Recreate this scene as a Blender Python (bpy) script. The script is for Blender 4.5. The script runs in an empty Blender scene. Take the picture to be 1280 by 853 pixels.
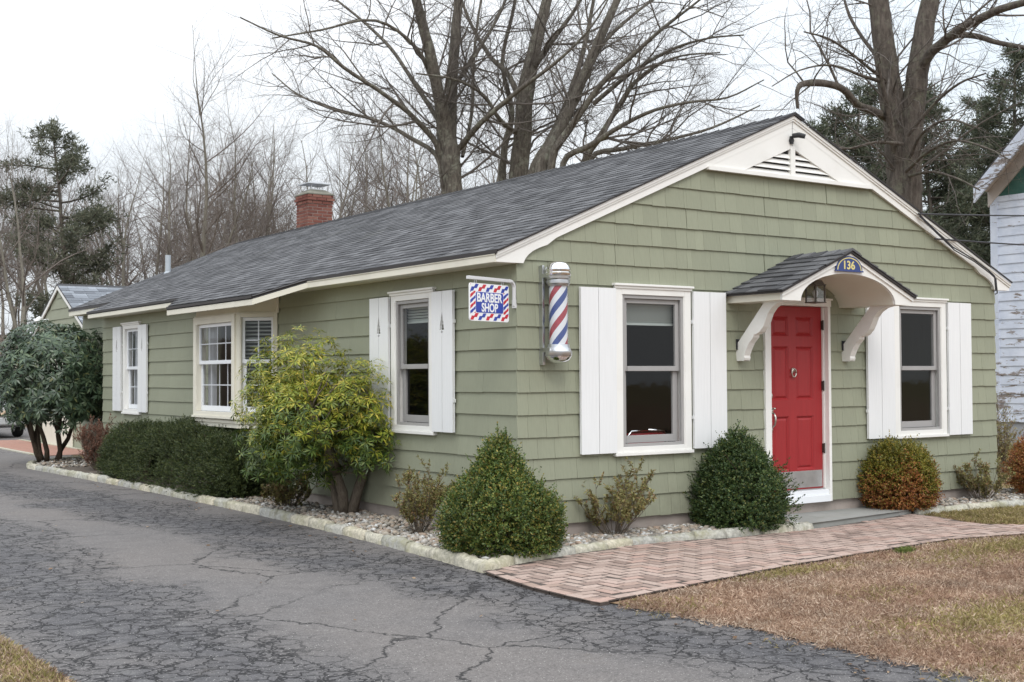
import bpy, bmesh, math, random
import numpy as np
from mathutils import Vector, Matrix

scene = bpy.context.scene
COL = scene.collection
RNG = random.Random(11)
NP = np.random.default_rng(7)

# ------------------------------------------------------------------ camera
F_PX, CAM = 1574.13, Vector((-6.7227, -9.6634, 1.3989))
YAW, PITCH, ROLL = math.radians(34.5587), math.radians(1.5835), math.radians(-0.3028)
_f = Vector((math.sin(YAW) * math.cos(PITCH), math.cos(YAW) * math.cos(PITCH), math.sin(PITCH)))
_r = Vector((math.cos(YAW), -math.sin(YAW), 0))
_u = _r.cross(_f)
CR = _r * math.cos(ROLL) + _u * math.sin(ROLL)
CU = -_r * math.sin(ROLL) + _u * math.cos(ROLL)
CF = _f
cam_data = bpy.data.cameras.new('camera')
cam = bpy.data.objects.new('camera', cam_data)
COL.objects.link(cam)
M = Matrix.Identity(4)
for i in range(3):
    M[i][0], M[i][1], M[i][2], M[i][3] = CR[i], CU[i], -CF[i], CAM[i]
cam.matrix_world = M
cam_data.sensor_width = 36.0
cam_data.lens = F_PX / 1280 * 36
cam_data.clip_end = 2000
cam_data.dof.use_dof = True
cam_data.dof.focus_distance = 12.0
cam_data.dof.aperture_fstop = 9.0
scene.camera = cam

# ------------------------------------------------------------------ light
SUN_EL, SUN_AZ = math.radians(46), math.radians(208)          # azimuth from +Y towards +X
world = bpy.data.worlds.new('World')
scene.world = world
world.use_nodes = True
nt = world.node_tree
nt.nodes.clear()
sky = nt.nodes.new('ShaderNodeTexSky')
sky.sky_type = 'NISHITA'
sky.sun_disc = False
sky.sun_elevation = SUN_EL
sky.sun_rotation = SUN_AZ
sky.dust_density = 4.0
sky.air_density = 1.0
tc = nt.nodes.new('ShaderNodeTexCoord')
cn = nt.nodes.new('ShaderNodeTexNoise')
cn.inputs['Scale'].default_value = 1.6
cn.inputs['Detail'].default_value = 5
cn.inputs['Roughness'].default_value = 0.45
mp = nt.nodes.new('ShaderNodeMapping')
mp.inputs['Scale'].default_value = (1, 1, 2.2)
nt.links.new(tc.outputs['Generated'], mp.inputs['Vector'])
nt.links.new(mp.outputs['Vector'], cn.inputs['Vector'])
cr = nt.nodes.new('ShaderNodeValToRGB')
cr.color_ramp.elements[0].position = 0.35
cr.color_ramp.elements[0].color = (0.80, 0.88, 0.95, 1)
cr.color_ramp.elements[1].position = 0.65
cr.color_ramp.elements[1].color = (0.97, 1.0, 1.03, 1)
nt.links.new(cn.outputs['Fac'], cr.inputs['Fac'])
# overcast sky: brighter overhead than at the horizon, as cloud cover is
sep = nt.nodes.new('ShaderNodeSeparateXYZ')
nt.links.new(tc.outputs['Generated'], sep.inputs['Vector'])
mr = nt.nodes.new('ShaderNodeMapRange')
mr.inputs['From Min'].default_value = 0.12
mr.inputs['From Max'].default_value = 1.0
mr.inputs['To Min'].default_value = 8.9
mr.inputs['To Max'].default_value = 21.0
nt.links.new(sep.outputs['Z'], mr.inputs['Value'])
vm = nt.nodes.new('ShaderNodeVectorMath')
vm.operation = 'SCALE'
nt.links.new(cr.outputs['Color'], vm.inputs[0])
nt.links.new(mr.outputs['Result'], vm.inputs['Scale'])
mx = nt.nodes.new('ShaderNodeMix')
mx.data_type = 'RGBA'
mx.inputs['Factor'].default_value = 0.88
nt.links.new(sky.outputs['Color'], mx.inputs['A'])
nt.links.new(vm.outputs['Vector'], mx.inputs['B'])
bg = nt.nodes.new('ShaderNodeBackground')
bg.inputs['Strength'].default_value = 0.1
nt.links.new(mx.outputs['Result'], bg.inputs['Color'])
wo = nt.nodes.new('ShaderNodeOutputWorld')
nt.links.new(bg.outputs['Background'], wo.inputs['Surface'])

sun_d = bpy.data.lights.new('sun', 'SUN')
sun_d.energy = 0.9
sun_d.angle = math.radians(25)
sun_d.color = (1.0, 0.97, 0.92)
sun = bpy.data.objects.new('sun', sun_d)
COL.objects.link(sun)
_sd = Vector((math.sin(SUN_AZ) * math.cos(SUN_EL), math.cos(SUN_AZ) * math.cos(SUN_EL), math.sin(SUN_EL)))
sun.rotation_euler = _sd.to_track_quat('Z', 'Y').to_euler()
scene.view_settings.view_transform = 'Standard'
scene.view_settings.look = 'None'
scene.view_settings.exposure = 0.30
scene.view_settings.gamma = 1.0
scene.cycles.max_bounces = 8
scene.cycles.transparent_max_bounces = 12

# ------------------------------------------------------------------ helpers
def link(o, parent=None):
    COL.objects.link(o)
    if parent is not None:
        o.parent = parent
    return o


def empty(name, loc=(0, 0, 0), parent=None, rz=0.0):
    o = bpy.data.objects.new(name, None)
    o.empty_display_size = 0.1
    o.location = loc
    o.rotation_euler = (0, 0, rz)
    return link(o, parent)


def tag(o, label=None, cat=None, group=None, kind=None):
    if label:
        o['label'] = label
    if cat:
        o['category'] = cat
    if group:
        o['group'] = group
    if kind:
        o['kind'] = kind
    return o


class MB:
    """collects simple shapes into one mesh"""

    def __init__(self):
        self.v, self.f, self.m = [], [], []
        self.cur = 0

    def add(self, vs, fs):
        b = len(self.v)
        self.v.extend(vs)
        for f in fs:
            self.f.append([i + b for i in f])
            self.m.append(self.cur)
        return self

    def box(self, x0, y0, z0, x1, y1, z1):
        x0, x1 = min(x0, x1), max(x0, x1)
        y0, y1 = min(y0, y1), max(y0, y1)
        z0, z1 = min(z0, z1), max(z0, z1)
        vs = [(x0, y0, z0), (x1, y0, z0), (x1, y1, z0), (x0, y1, z0), (x0, y0, z1), (x1, y0, z1), (x1, y1, z1), (x0, y1, z1)]
        return self.add(vs, [(0, 3, 2, 1), (4, 5, 6, 7), (0, 1, 5, 4), (1, 2, 6, 5), (2, 3, 7, 6), (3, 0, 4, 7)])

    def prism(self, poly, to3, a, b):
        """poly: list of (u, v); to3(u, v, w) -> xyz; between w=a and w=b"""
        n = len(poly)
        vs = [to3(u, v, a) for u, v in poly] + [to3(u, v, b) for u, v in poly]
        fs = [list(range(n)), list(range(2 * n - 1, n - 1, -1))]
        for i in range(n):
            j = (i + 1) % n
            fs.append([i, i + n, j + n, j][::-1])
        return self.add(vs, fs)

    def tube(self, pts, rad, n=8, cap=True):
        pts = [Vector(p) for p in pts]
        k = len(pts)
        if not isinstance(rad, (list, tuple)):
            rad = [rad] * k
        vs, fs = [], []
        a = None
        for i, p in enumerate(pts):
            d = (pts[min(i + 1, k - 1)] - pts[max(i - 1, 0)])
            if d.length < 1e-9:
                d = Vector((0, 0, 1))
            d.normalize()
            if a is None:
                a = Vector((0, 0, 1)) if abs(d.z) < 0.9 else Vector((1, 0, 0))
            a = (a - d * a.dot(d))
            if a.length < 1e-6:
                a = d.orthogonal()
            a.normalize()
            c = d.cross(a)
            for j in range(n):
                t = 2 * math.pi * j / n
                q = p + (a * math.cos(t) + c * math.sin(t)) * rad[i]
                vs.append((q.x, q.y, q.z))
        for i in range(k - 1):
            for j in range(n):
                j2 = (j + 1) % n
                fs.append((i * n + j, i * n + j2, (i + 1) * n + j2, (i + 1) * n + j))
        if cap:
            fs.append(tuple(range(n))[::-1])
            fs.append(tuple((k - 1) * n + j for j in range(n)))
        return self.add(vs, fs)

    def lathe(self, prof, c=(0, 0), n=24):
        """prof: list of (r, z) about the vertical axis at c"""
        vs, fs = [], []
        for r, z in prof:
            for j in range(n):
                t = 2 * math.pi * j / n
                vs.append((c[0] + r * math.cos(t), c[1] + r * math.sin(t), z))
        for i in range(len(prof) - 1):
            for j in range(n):
                j2 = (j + 1) % n
                fs.append((i * n + j, i * n + j2, (i + 1) * n + j2, (i + 1) * n + j))
        fs.append(tuple(range(n))[::-1])
        fs.append(tuple((len(prof) - 1) * n + j for j in range(n)))
        return self.add(vs, fs)

    def mesh(self, name, mats, smooth=False):
        me = bpy.data.meshes.new(name)
        me.from_pydata(self.v, [], self.f)
        if not isinstance(mats, (list, tuple)):
            mats = [mats]
        for m in mats:
            me.materials.append(m)
        if len(mats) > 1:
            me.polygons.foreach_set('material_index', self.m)
        if smooth:
            me.polygons.foreach_set('use_smooth', [True] * len(me.polygons))
        me.update()
        return me

    def build(self, name, mats, parent=None, smooth=False, bevel=0.0, loc=None):
        o = bpy.data.objects.new(name, self.mesh(name, mats, smooth))
        if loc is not None:
            o.location = loc
        if bevel:
            md = o.modifiers.new('bevel', 'BEVEL')
            md.width = bevel
            md.segments = 2
            md.limit_method = 'ANGLE'
            md.angle_limit = math.radians(40)
        return link(o, parent)


def fxz(u, v, w):      # polygon in the front plane: u = x, v = z, w = y
    return (u, w, v)


def fyz(u, v, w):      # polygon in a side plane: u = y, v = z, w = x
    return (w, u, v)


def fxy(u, v, w):
    return (u, v, w)


def smooth_by_angle(o, deg=35):
    me = o.data
    me.polygons.foreach_set('use_smooth', [True] * len(me.polygons))
    try:
        me.set_sharp_from_angle(angle=math.radians(deg))
    except Exception:
        pass


def np_mesh(name, V, Fq, mats, mat_idx=None, smooth=False):
    """V (n,3) float, Fq (m,k) int faces all with k corners"""
    me = bpy.data.meshes.new(name)
    m, k = Fq.shape
    me.vertices.add(len(V))
    me.vertices.foreach_set('co', np.asarray(V, np.float32).ravel())
    me.loops.add(m * k)
    me.loops.foreach_set('vertex_index', np.asarray(Fq, np.int32).ravel())
    me.polygons.add(m)
    me.polygons.foreach_set('loop_start', np.arange(0, m * k, k, dtype=np.int32))
    for mm in (mats if isinstance(mats, (list, tuple)) else [mats]):
        me.materials.append(mm)
    if mat_idx is not None:
        me.polygons.foreach_set('material_index', np.asarray(mat_idx, np.int32))
    if smooth:
        me.polygons.foreach_set('use_smooth', np.ones(m, bool))
    me.update(calc_edges=True)
    return me


def at(px, py, dep):
    """a point DEP metres ahead along the view, seen at photo pixel (px, py)"""
    return CAM + (CF + CR * ((px - 640) / F_PX) - CU * ((py - 426.5) / F_PX)) * dep


# ------------------------------------------------------------------ materials
MATS = {}


def nodes_of(name):
    m = bpy.data.materials.new(name)
    m.use_nodes = True
    t = m.node_tree
    b = t.nodes.get('Principled BSDF')
    MATS[name] = m
    return m, t, b


def N(t, typ, **kw):
    n = t.nodes.new(typ)
    for k, v in kw.items():
        if k in n.inputs:
            n.inputs[k].default_value = v
        else:
            setattr(n, k, v)
    return n


def ramp(t, fac, stops):
    r = t.nodes.new('ShaderNodeValToRGB')
    e = r.color_ramp.elements
    while len(e) < len(stops):
        e.new(0.5)
    for el, (p, c) in zip(e, stops):
        el.position = p
        el.color = (c[0], c[1], c[2], 1) if not isinstance(c, (int, float)) else (c, c, c, 1)
    t.links.new(fac, r.inputs['Fac'])
    return r.outputs['Color']


def mixc(t, fac, a, b, mode='MIX'):
    m = t.nodes.new('ShaderNodeMix')
    m.data_type = 'RGBA'
    m.blend_type = mode
    for key, val in (('Factor', fac), ('A', a), ('B', b)):
        if isinstance(val, (int, float)):
            m.inputs[key].default_value = val if key == 'Factor' else (val, val, val, 1)
        elif isinstance(val, tuple):
            m.inputs[key].default_value = (*val[:3], 1)
        else:
            t.links.new(val, m.inputs[key])
    return m.outputs['Result']


def math_(t, op, a, b=None, clamp=False):
    m = t.nodes.new('ShaderNodeMath')
    m.operation = op
    m.use_clamp = clamp
    for i, val in enumerate((a, b)):
        if val is None:
            continue
        if isinstance(val, (int, float)):
            m.inputs[i].default_value = val
        else:
            t.links.new(val, m.inputs[i])
    return m.outputs[0]


def coords(t, scale=(1, 1, 1), kind='Object'):
    c = t.nodes.new('ShaderNodeTexCoord')
    m = t.nodes.new('ShaderNodeMapping')
    m.inputs['Scale'].default_value = scale
    t.links.new(c.outputs[kind], m.inputs['Vector'])
    return m.outputs['Vector']


def noise(t, vec, scale, detail=4, rough=0.55, out='Fac'):
    n = N(t, 'ShaderNodeTexNoise', Scale=scale, Detail=detail, Roughness=rough)
    t.links.new(vec, n.inputs['Vector'])
    return n.outputs[out]


def bump(t, b, height, strength=0.3, dist=0.01):
    n = N(t, 'ShaderNodeBump', Strength=strength, Distance=dist)
    t.links.new(height, n.inputs['Height'])
    t.links.new(n.outputs['Normal'], b.inputs['Normal'])


def scaled(c, k):
    return tuple(min(1.0, x * k) for x in c)


def rnd(t, kind):
    """a random number per object or per loose piece of a mesh"""
    if kind == 'object':
        return N(t, 'ShaderNodeObjectInfo').outputs['Random']
    return N(t, 'ShaderNodeNewGeometry').outputs['Random Per Island']


def paint(name, c, rough=0.5, var=0.12, scale=3.0, bmp=0.08, bscale=60, stretch=(1, 1, 1), per=None, pvar=0.1, dirt=None, spec=0.4):
    m, t, b = nodes_of(name)
    v = coords(t, stretch)
    n1 = noise(t, v, scale, 5)
    col = ramp(t, n1, [(0.3, scaled(c, 1 - var)), (0.7, scaled(c, 1 + var))])
    if per:
        r = rnd(t, per)
        col = mixc(t, 1.0, col, ramp(t, r, [(0, 1 - pvar), (1, 1 + pvar)]), 'MULTIPLY')
    if dirt:
        n2 = noise(t, coords(t, (1, 1, 1)), 1.7, 6, 0.65)
        col = mixc(t, ramp(t, n2, [(0.52, 0), (0.72, dirt[1])]), col, dirt[0])
    t.links.new(col, b.inputs['Base Color'])
    b.inputs['Roughness'].default_value = rough
    b.inputs['Specular IOR Level'].default_value = spec
    if bmp:
        bump(t, b, noise(t, v, bscale, 3), bmp, 0.004)
    return m


SIDING = (0.296, 0.308, 0.226)


def siding_mat(name, per):
    m, t, b = nodes_of(name)
    v = coords(t, (26, 26, 0.7))
    grain = noise(t, v, 4.0, 4, 0.6)
    big = noise(t, coords(t), 0.9, 4)
    col = ramp(t, grain, [(0.25, scaled(SIDING, 0.93)), (0.75, scaled(SIDING, 1.05))])
    col = mixc(t, 1.0, col, ramp(t, big, [(0.3, 0.93), (0.7, 1.05)]), 'MULTIPLY')
    col = mixc(t, 1.0, col, ramp(t, rnd(t, per), [(0, 0.965), (1, 1.035)]), 'MULTIPLY')
    gp = N(t, 'ShaderNodeNewGeometry')
    sz = N(t, 'ShaderNodeSeparateXYZ')
    t.links.new(gp.outputs['Position'], sz.inputs['Vector'])
    low = ramp(t, sz.outputs['Z'], [(0.0, 0.55), (0.42, 0.0)])
    spl = math_(t, 'MULTIPLY', low, ramp(t, noise(t, gp.outputs['Position'], 4.5, 6, 0.7), [(0.35, 0.1), (0.7, 1)]))
    col = mixc(t, spl, col, (0.19, 0.18, 0.135))
    sm = N(t, 'ShaderNodeMapping', Scale=(7, 7, 0.5))
    t.links.new(gp.outputs['Position'], sm.inputs['Vector'])
    col = mixc(t, ramp(t, noise(t, sm.outputs['Vector'], 1.0, 5, 0.65), [(0.55, 0), (0.8, 0.22)]), col, (0.22, 0.215, 0.16))
    t.links.new(col, b.inputs['Base Color'])
    b.inputs['Roughness'].default_value = 0.62
    b.inputs['Specular IOR Level'].default_value = 0.25
    bump(t, b, grain, 0.2, 0.003)
    return m


siding_mat('siding_object', 'object')
siding_mat('siding_island', 'island')
paint('white_trim', (0.83, 0.82, 0.79), 0.45, 0.03, 2, 0.05, dirt=((0.55, 0.52, 0.45), 0.25))
paint('cream_trim', (0.74, 0.71, 0.61), 0.5, 0.03, 2, 0.05, dirt=((0.5, 0.46, 0.38), 0.3))
paint('shutter_white', (0.80, 0.805, 0.81), 0.42, 0.03, 4, 0.12, 30, (12, 12, 0.6))
paint('vinyl_white', (0.82, 0.84, 0.87), 0.3, 0.02, 2, 0)
paint('storm_gray', (0.36, 0.35, 0.345), 0.4, 0.05, 3, 0.03)
paint('door_red', (0.330, 0.022, 0.025), 0.42, 0.07, 4, 0.1, 40, (10, 10, 0.7))
paint('concrete_foundation', (0.36, 0.31, 0.28), 0.85, 0.2, 2.5, 0.5, 30, dirt=((0.2, 0.17, 0.14), 0.6))
paint('concrete_step', (0.30, 0.30, 0.285), 0.85, 0.12, 1.6, 0.35, 90, dirt=((0.19, 0.2, 0.17), 0.5))
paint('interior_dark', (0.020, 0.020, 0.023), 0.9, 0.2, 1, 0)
paint('blind', (0.42, 0.46, 0.43), 0.6, 0.04, 3, 0)
paint('curtain', (0.5, 0.51, 0.53), 0.9, 0.05, 3, 0)
paint('seat_red', (0.35, 0.02, 0.03), 0.35, 0.05, 3, 0)
paint('dark_metal', (0.03, 0.03, 0.033), 0.45, 0.1, 4, 0.05)
paint('drip_edge', (0.03, 0.025, 0.025), 0.5, 0.1, 4, 0)
paint('lantern_metal', (0.13, 0.12, 0.11), 0.5, 0.15, 8, 0.05)
paint('hinge_dark', (0.05, 0.035, 0.03), 0.5, 0.1, 8, 0)
paint('garage_siding', scaled(SIDING, 0.98), 0.65, 0.06, 2, 0.1)
paint('sign_white', (0.84, 0.85, 0.86), 0.28, 0.01, 2, 0)
paint('sign_blue', (0.025, 0.055, 0.36), 0.28, 0.03, 2, 0)
paint('sign_red', (0.56, 0.02, 0.035), 0.28, 0.03, 2, 0)
paint('stripe_red', (0.40, 0.05, 0.07), 0.35, 0.2, 14, 0)
paint('stripe_blue', (0.05, 0.085, 0.28), 0.35, 0.2, 14, 0)
paint('stripe_white', (0.82, 0.83, 0.86), 0.35, 0.02, 2, 0)
paint('plaque_blue', (0.035, 0.06, 0.2), 0.4, 0.05, 4, 0)
paint('plaque_yellow', (0.72, 0.62, 0.25), 0.4, 0.05, 4, 0)
paint('arm_gray', (0.62, 0.62, 0.63), 0.4, 0.05, 4, 0.02)
paint('cable_black', (0.035, 0.035, 0.04), 0.6, 0.1, 4, 0)
paint('vent_pipe', (0.42, 0.46, 0.5), 0.45, 0.08, 4, 0.02)
paint('car_silver', (0.5, 0.51, 0.52), 0.25, 0.02, 2, 0, spec=0.6)
paint('tyre', (0.02, 0.02, 0.02), 0.85, 0.15, 10, 0.2)
paint('plastic_black', (0.025, 0.025, 0.027), 0.5, 0.1, 4, 0)
paint('tail_red', (0.4, 0.03, 0.02), 0.15, 0.05, 4, 0)
paint('plate_white', (0.7, 0.55, 0.4), 0.5, 0.05, 4, 0)


def metal(name, c, rough, aniso=0):
    m, t, b = nodes_of(name)
    b.inputs['Metallic'].default_value = 1
    n = noise(t, coords(t), 14, 4)
    t.links.new(ramp(t, n, [(0.3, scaled(c, 0.85)), (0.7, c)]), b.inputs['Base Color'])
    b.inputs['Roughness'].default_value = rough
    return m


metal('chrome', (0.86, 0.86, 0.87), 0.07)
metal('aluminium', (0.62, 0.63, 0.65), 0.33)
metal('nickel', (0.6, 0.57, 0.52), 0.28)
metal('kick_metal', (0.62, 0.63, 0.64), 0.38)


def glass_mat(name, tint, refl=0.9, tr=0.6):
    """window glass: a mirror of the sky and trees by Fresnel, otherwise see-through"""
    m, t, b = nodes_of(name)
    t.nodes.remove(b)
    out = t.nodes.get('Material Output')
    g = N(t, 'ShaderNodeBsdfGlossy', Roughness=0.03, Color=(refl, refl, refl, 1))
    tp = N(t, 'ShaderNodeBsdfTransparent', Color=(*tint, 1))
    lw = N(t, 'ShaderNodeLayerWeight', Blend=0.5)
    fr = math_(t, 'ADD', math_(t, 'MULTIPLY', math_(t, 'POWER', lw.outputs['Facing'], 5.0), 0.92), 0.06)
    nb = N(t, 'ShaderNodeBump', Strength=0.06, Distance=0.02)
    t.links.new(noise(t, coords(t), 3.0, 2), nb.inputs['Height'])
    t.links.new(nb.outputs['Normal'], g.inputs['Normal'])
    mxs = t.nodes.new('ShaderNodeMixShader')
    t.links.new(fr, mxs.inputs['Fac'])
    t.links.new(tp.outputs[0], mxs.inputs[1])
    t.links.new(g.outputs[0], mxs.inputs[2])
    t.links.new(mxs.outputs[0], out.inputs['Surface'])
    return m


glass_mat('window_glass', (0.93, 0.94, 0.95), 0.55)
glass_mat('clear_glass', (0.92, 0.93, 0.94), 0.9)


def roof_mat(name, per, k=1.0, tint=(1, 1, 1)):
    m, t, b = nodes_of(name)
    v = coords(t)
    grit = noise(t, v, 260, 2, 0.6)
    c0, c1, c2 = [tuple(x * k * tt for x, tt in zip(c, tint)) for c in ((0.070, 0.070, 0.075), (0.106, 0.106, 0.112), (0.158, 0.158, 0.166))]
    col = ramp(t, rnd(t, per), [(0.0, c0), (0.5, c1), (1.0, c2)])
    col = mixc(t, 1.0, col, ramp(t, grit, [(0.3, 0.72), (0.7, 1.28)]), 'MULTIPLY')
    moss = noise(t, v, 1.3, 6, 0.65)
    col = mixc(t, ramp(t, moss, [(0.60, 0), (0.78, 0.4)]), col, (0.10, 0.10, 0.065))
    streak = noise(t, coords(t, (1, 2.2, 1)), 0.8, 4)
    col = mixc(t, 1.0, col, ramp(t, streak, [(0.3, 0.85), (0.7, 1.12)]), 'MULTIPLY')
    t.links.new(col, b.inputs['Base Color'])
    b.inputs['Roughness'].default_value = 0.9
    b.inputs['Specular IOR Level'].default_value = 0.2
    bump(t, b, grit, 0.5, 0.003)
    return m


roof_mat('roof_object', 'object')
roof_mat('roof_island', 'island')
roof_mat('roof_garage', 'island', 2.0, (0.93, 1.0, 1.06))
paint('roof_deck', (0.06, 0.06, 0.064), 0.95, 0.2, 20, 0.2, 120)


def brick_mat(name, stops, per, dirtc=(0.12, 0.10, 0.085), scale=45):
    m, t, b = nodes_of(name)
    v = coords(t, kind='Object')
    col = ramp(t, rnd(t, per), stops)
    g = N(t, 'ShaderNodeNewGeometry')
    n1 = noise(t, g.outputs['Position'], scale, 4, 0.6)
    col = mixc(t, 1.0, col, ramp(t, n1, [(0.3, 0.82), (0.7, 1.15)]), 'MULTIPLY')
    n2 = noise(t, g.outputs['Position'], 2.2, 6, 0.65)
    col = mixc(t, ramp(t, n2, [(0.52, 0), (0.8, 0.55)]), col, dirtc)
    t.links.new(col, b.inputs['Base Color'])
    b.inputs['Roughness'].default_value = 0.88
    b.inputs['Specular IOR Level'].default_value = 0.2
    bump(t, b, n1, 0.4, 0.003)
    return m


PAVER = [(0, (0.23, 0.165, 0.14)), (0.2, (0.36, 0.27, 0.23)), (0.55, (0.43, 0.33, 0.285)), (0.85, (0.41, 0.28, 0.235)), (1, (0.31, 0.23, 0.19))]
brick_mat('paver_object', PAVER, 'object', (0.21, 0.16, 0.13))
brick_mat('paver_island', PAVER, 'island', (0.21, 0.16, 0.13))
CHIM = [(0, (0.15, 0.055, 0.045)), (0.5, (0.20, 0.078, 0.062)), (1, (0.27, 0.13, 0.10))]
brick_mat('chimney_brick', CHIM, 'object', (0.14, 0.08, 0.06))
paint('mortar', (0.36, 0.30, 0.27), 0.9, 0.15, 10, 0.2)
paint('joint_sand', (0.085, 0.066, 0.056), 0.95, 0.25, 12, 0.3, 80)
paint('chimney_crown', (0.20, 0.195, 0.16), 0.9, 0.2, 6, 0.3)
STONE = [(0, (0.15, 0.14, 0.13)), (0.25, (0.28, 0.26, 0.23)), (0.5, (0.38, 0.33, 0.27)), (0.7, (0.36, 0.27, 0.21)), (0.88, (0.46, 0.44, 0.41)), (1, (0.62, 0.62, 0.61))]
brick_mat('stone_object', STONE, 'object', (0.24, 0.2, 0.16))
brick_mat('stone_island', STONE, 'island', (0.24, 0.2, 0.16))


def kerb_mat(name):
    m, t, b = nodes_of(name)
    g = N(t, 'ShaderNodeNewGeometry')
    p = g.outputs['Position']
    col = ramp(t, rnd(t, 'object'), [(0, (0.38, 0.37, 0.34)), (0.5, (0.50, 0.48, 0.41)), (1, (0.55, 0.50, 0.39))])
    n1 = noise(t, p, 28, 5, 0.65)
    col = mixc(t, 1.0, col, ramp(t, n1, [(0.3, 0.55), (0.65, 1.15)]), 'MULTIPLY')
    n2 = noise(t, p, 3.1, 6, 0.7)
    col = mixc(t, ramp(t, n2, [(0.46, 0), (0.66, 0.8)]), col, (0.27, 0.255, 0.15))
    t.links.new(col, b.inputs['Base Color'])
    b.inputs['Roughness'].default_value = 0.9
    bump(t, b, n1, 0.6, 0.01)
    return m


kerb_mat('kerb_concrete')


def leaf_mat(name, stops, rough=0.45, per='island', spec=0.35, transl=0.25, patch=None):
    m, t, b = nodes_of(name)
    out = t.nodes.get('Material Output')
    r = rnd(t, per)
    col = ramp(t, r, stops)
    g = N(t, 'ShaderNodeNewGeometry')
    n1 = noise(t, g.outputs['Position'], 2.6, 4)
    col = mixc(t, 1.0, col, ramp(t, n1, [(0.3, 0.75), (0.7, 1.25)]), 'MULTIPLY')
    if patch:
        n2 = noise(t, g.outputs['Position'], patch[0], 5, 0.6)
        col = mixc(t, ramp(t, n2, [(0.42, 0), (0.62, patch[2])]), col, mixc(t, 1.0, col, patch[1], 'MULTIPLY'))
    t.links.new(col, b.inputs['Base Color'])
    b.inputs['Roughness'].default_value = rough
    b.inputs['Specular IOR Level'].default_value = spec
    if transl:
        tr = N(t, 'ShaderNodeBsdfTranslucent')
        t.links.new(col, tr.inputs['Color'])
        mxs = N(t, 'ShaderNodeMixShader', Fac=transl)
        t.links.new(b.outputs[0], mxs.inputs[1])
        t.links.new(tr.outputs[0], mxs.inputs[2])
        t.links.new(mxs.outputs[0], out.inputs['Surface'])
    return m


leaf_mat('boxwood_leaf', [(0, (0.034, 0.066, 0.020)), (0.4, (0.082, 0.130, 0.030)), (0.75, (0.155, 0.195, 0.042)), (0.9, (0.27, 0.24, 0.055)), (1, (0.31, 0.21, 0.05))])
leaf_mat('boxwood_dark_leaf', [(0, (0.026, 0.052, 0.020)), (0.5, (0.056, 0.096, 0.032)), (0.88, (0.110, 0.150, 0.042)), (1, (0.20, 0.19, 0.06))])
leaf_mat('bronze_leaf', [(0, (0.15, 0.050, 0.022)), (0.4, (0.33, 0.115, 0.042)), (0.7, (0.43, 0.20, 0.065)), (1, (0.21, 0.18, 0.04))])
leaf_mat('bronze_top_leaf', [(0, (0.08, 0.095, 0.018)), (0.5, (0.20, 0.195, 0.032)), (1, (0.32, 0.24, 0.045))])
leaf_mat('yew_leaf', [(0, (0.028, 0.044, 0.018)), (0.6, (0.062, 0.086, 0.030)), (1, (0.135, 0.150, 0.050))])
leaf_mat('rhododendron_leaf', [(0, (0.034, 0.062, 0.036)), (0.5, (0.072, 0.112, 0.066)), (0.95, (0.135, 0.180, 0.098)), (1, (0.21, 0.21, 0.08))], 0.3, spec=0.5)
leaf_mat('rhododendron_leaf_single', [(0, (0.034, 0.062, 0.036)), (0.5, (0.072, 0.112, 0.066)), (0.95, (0.135, 0.180, 0.098)), (1, (0.21, 0.21, 0.08))], 0.3, 'object', 0.5)
PIER = [(0, (0.11, 0.165, 0.024)), (0.45, (0.25, 0.29, 0.034)), (0.8, (0.41, 0.39, 0.050)), (1, (0.58, 0.46, 0.09))]
leaf_mat('pieris_leaf', PIER, 0.35)
leaf_mat('pieris_leaf_single', PIER, 0.35, 'object')
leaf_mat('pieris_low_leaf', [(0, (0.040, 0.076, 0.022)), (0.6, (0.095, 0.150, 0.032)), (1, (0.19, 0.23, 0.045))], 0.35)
leaf_mat('azalea_leaf', [(0, (0.19, 0.11, 0.055)), (0.3, (0.21, 0.20, 0.070)), (0.8, (0.30, 0.28, 0.11)), (1, (0.34, 0.19, 0.10))])
leaf_mat('barberry_leaf', [(0, (0.15, 0.065, 0.042)), (0.6, (0.25, 0.125, 0.085)), (1, (0.36, 0.21, 0.15))])
leaf_mat('dead_grass', [(0, (0.21, 0.135, 0.095)), (0.35, (0.35, 0.25, 0.185)), (0.7, (0.49, 0.375, 0.285)), (1, (0.68, 0.56, 0.45))], 0.8, spec=0.1, patch=(1.1, (0.84, 0.70, 0.64), 0.65))
leaf_mat('green_grass', [(0, (0.17, 0.155, 0.055)), (0.5, (0.30, 0.25, 0.105)), (1, (0.45, 0.37, 0.20))], 0.8, spec=0.1)
leaf_mat('fresh_grass', [(0, (0.10, 0.15, 0.035)), (1, (0.22, 0.25, 0.08))], 0.8, spec=0.1)
leaf_mat('pine_needle', [(0, (0.045, 0.056, 0.036)), (0.6, (0.090, 0.105, 0.066)), (1, (0.145, 0.150, 0.095))], 0.7, transl=0.2)
leaf_mat('far_pine_needle', [(0, (0.065, 0.075, 0.050)), (0.6, (0.115, 0.125, 0.085)), (1, (0.18, 0.175, 0.12))], 0.7, transl=0.2)


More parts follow.
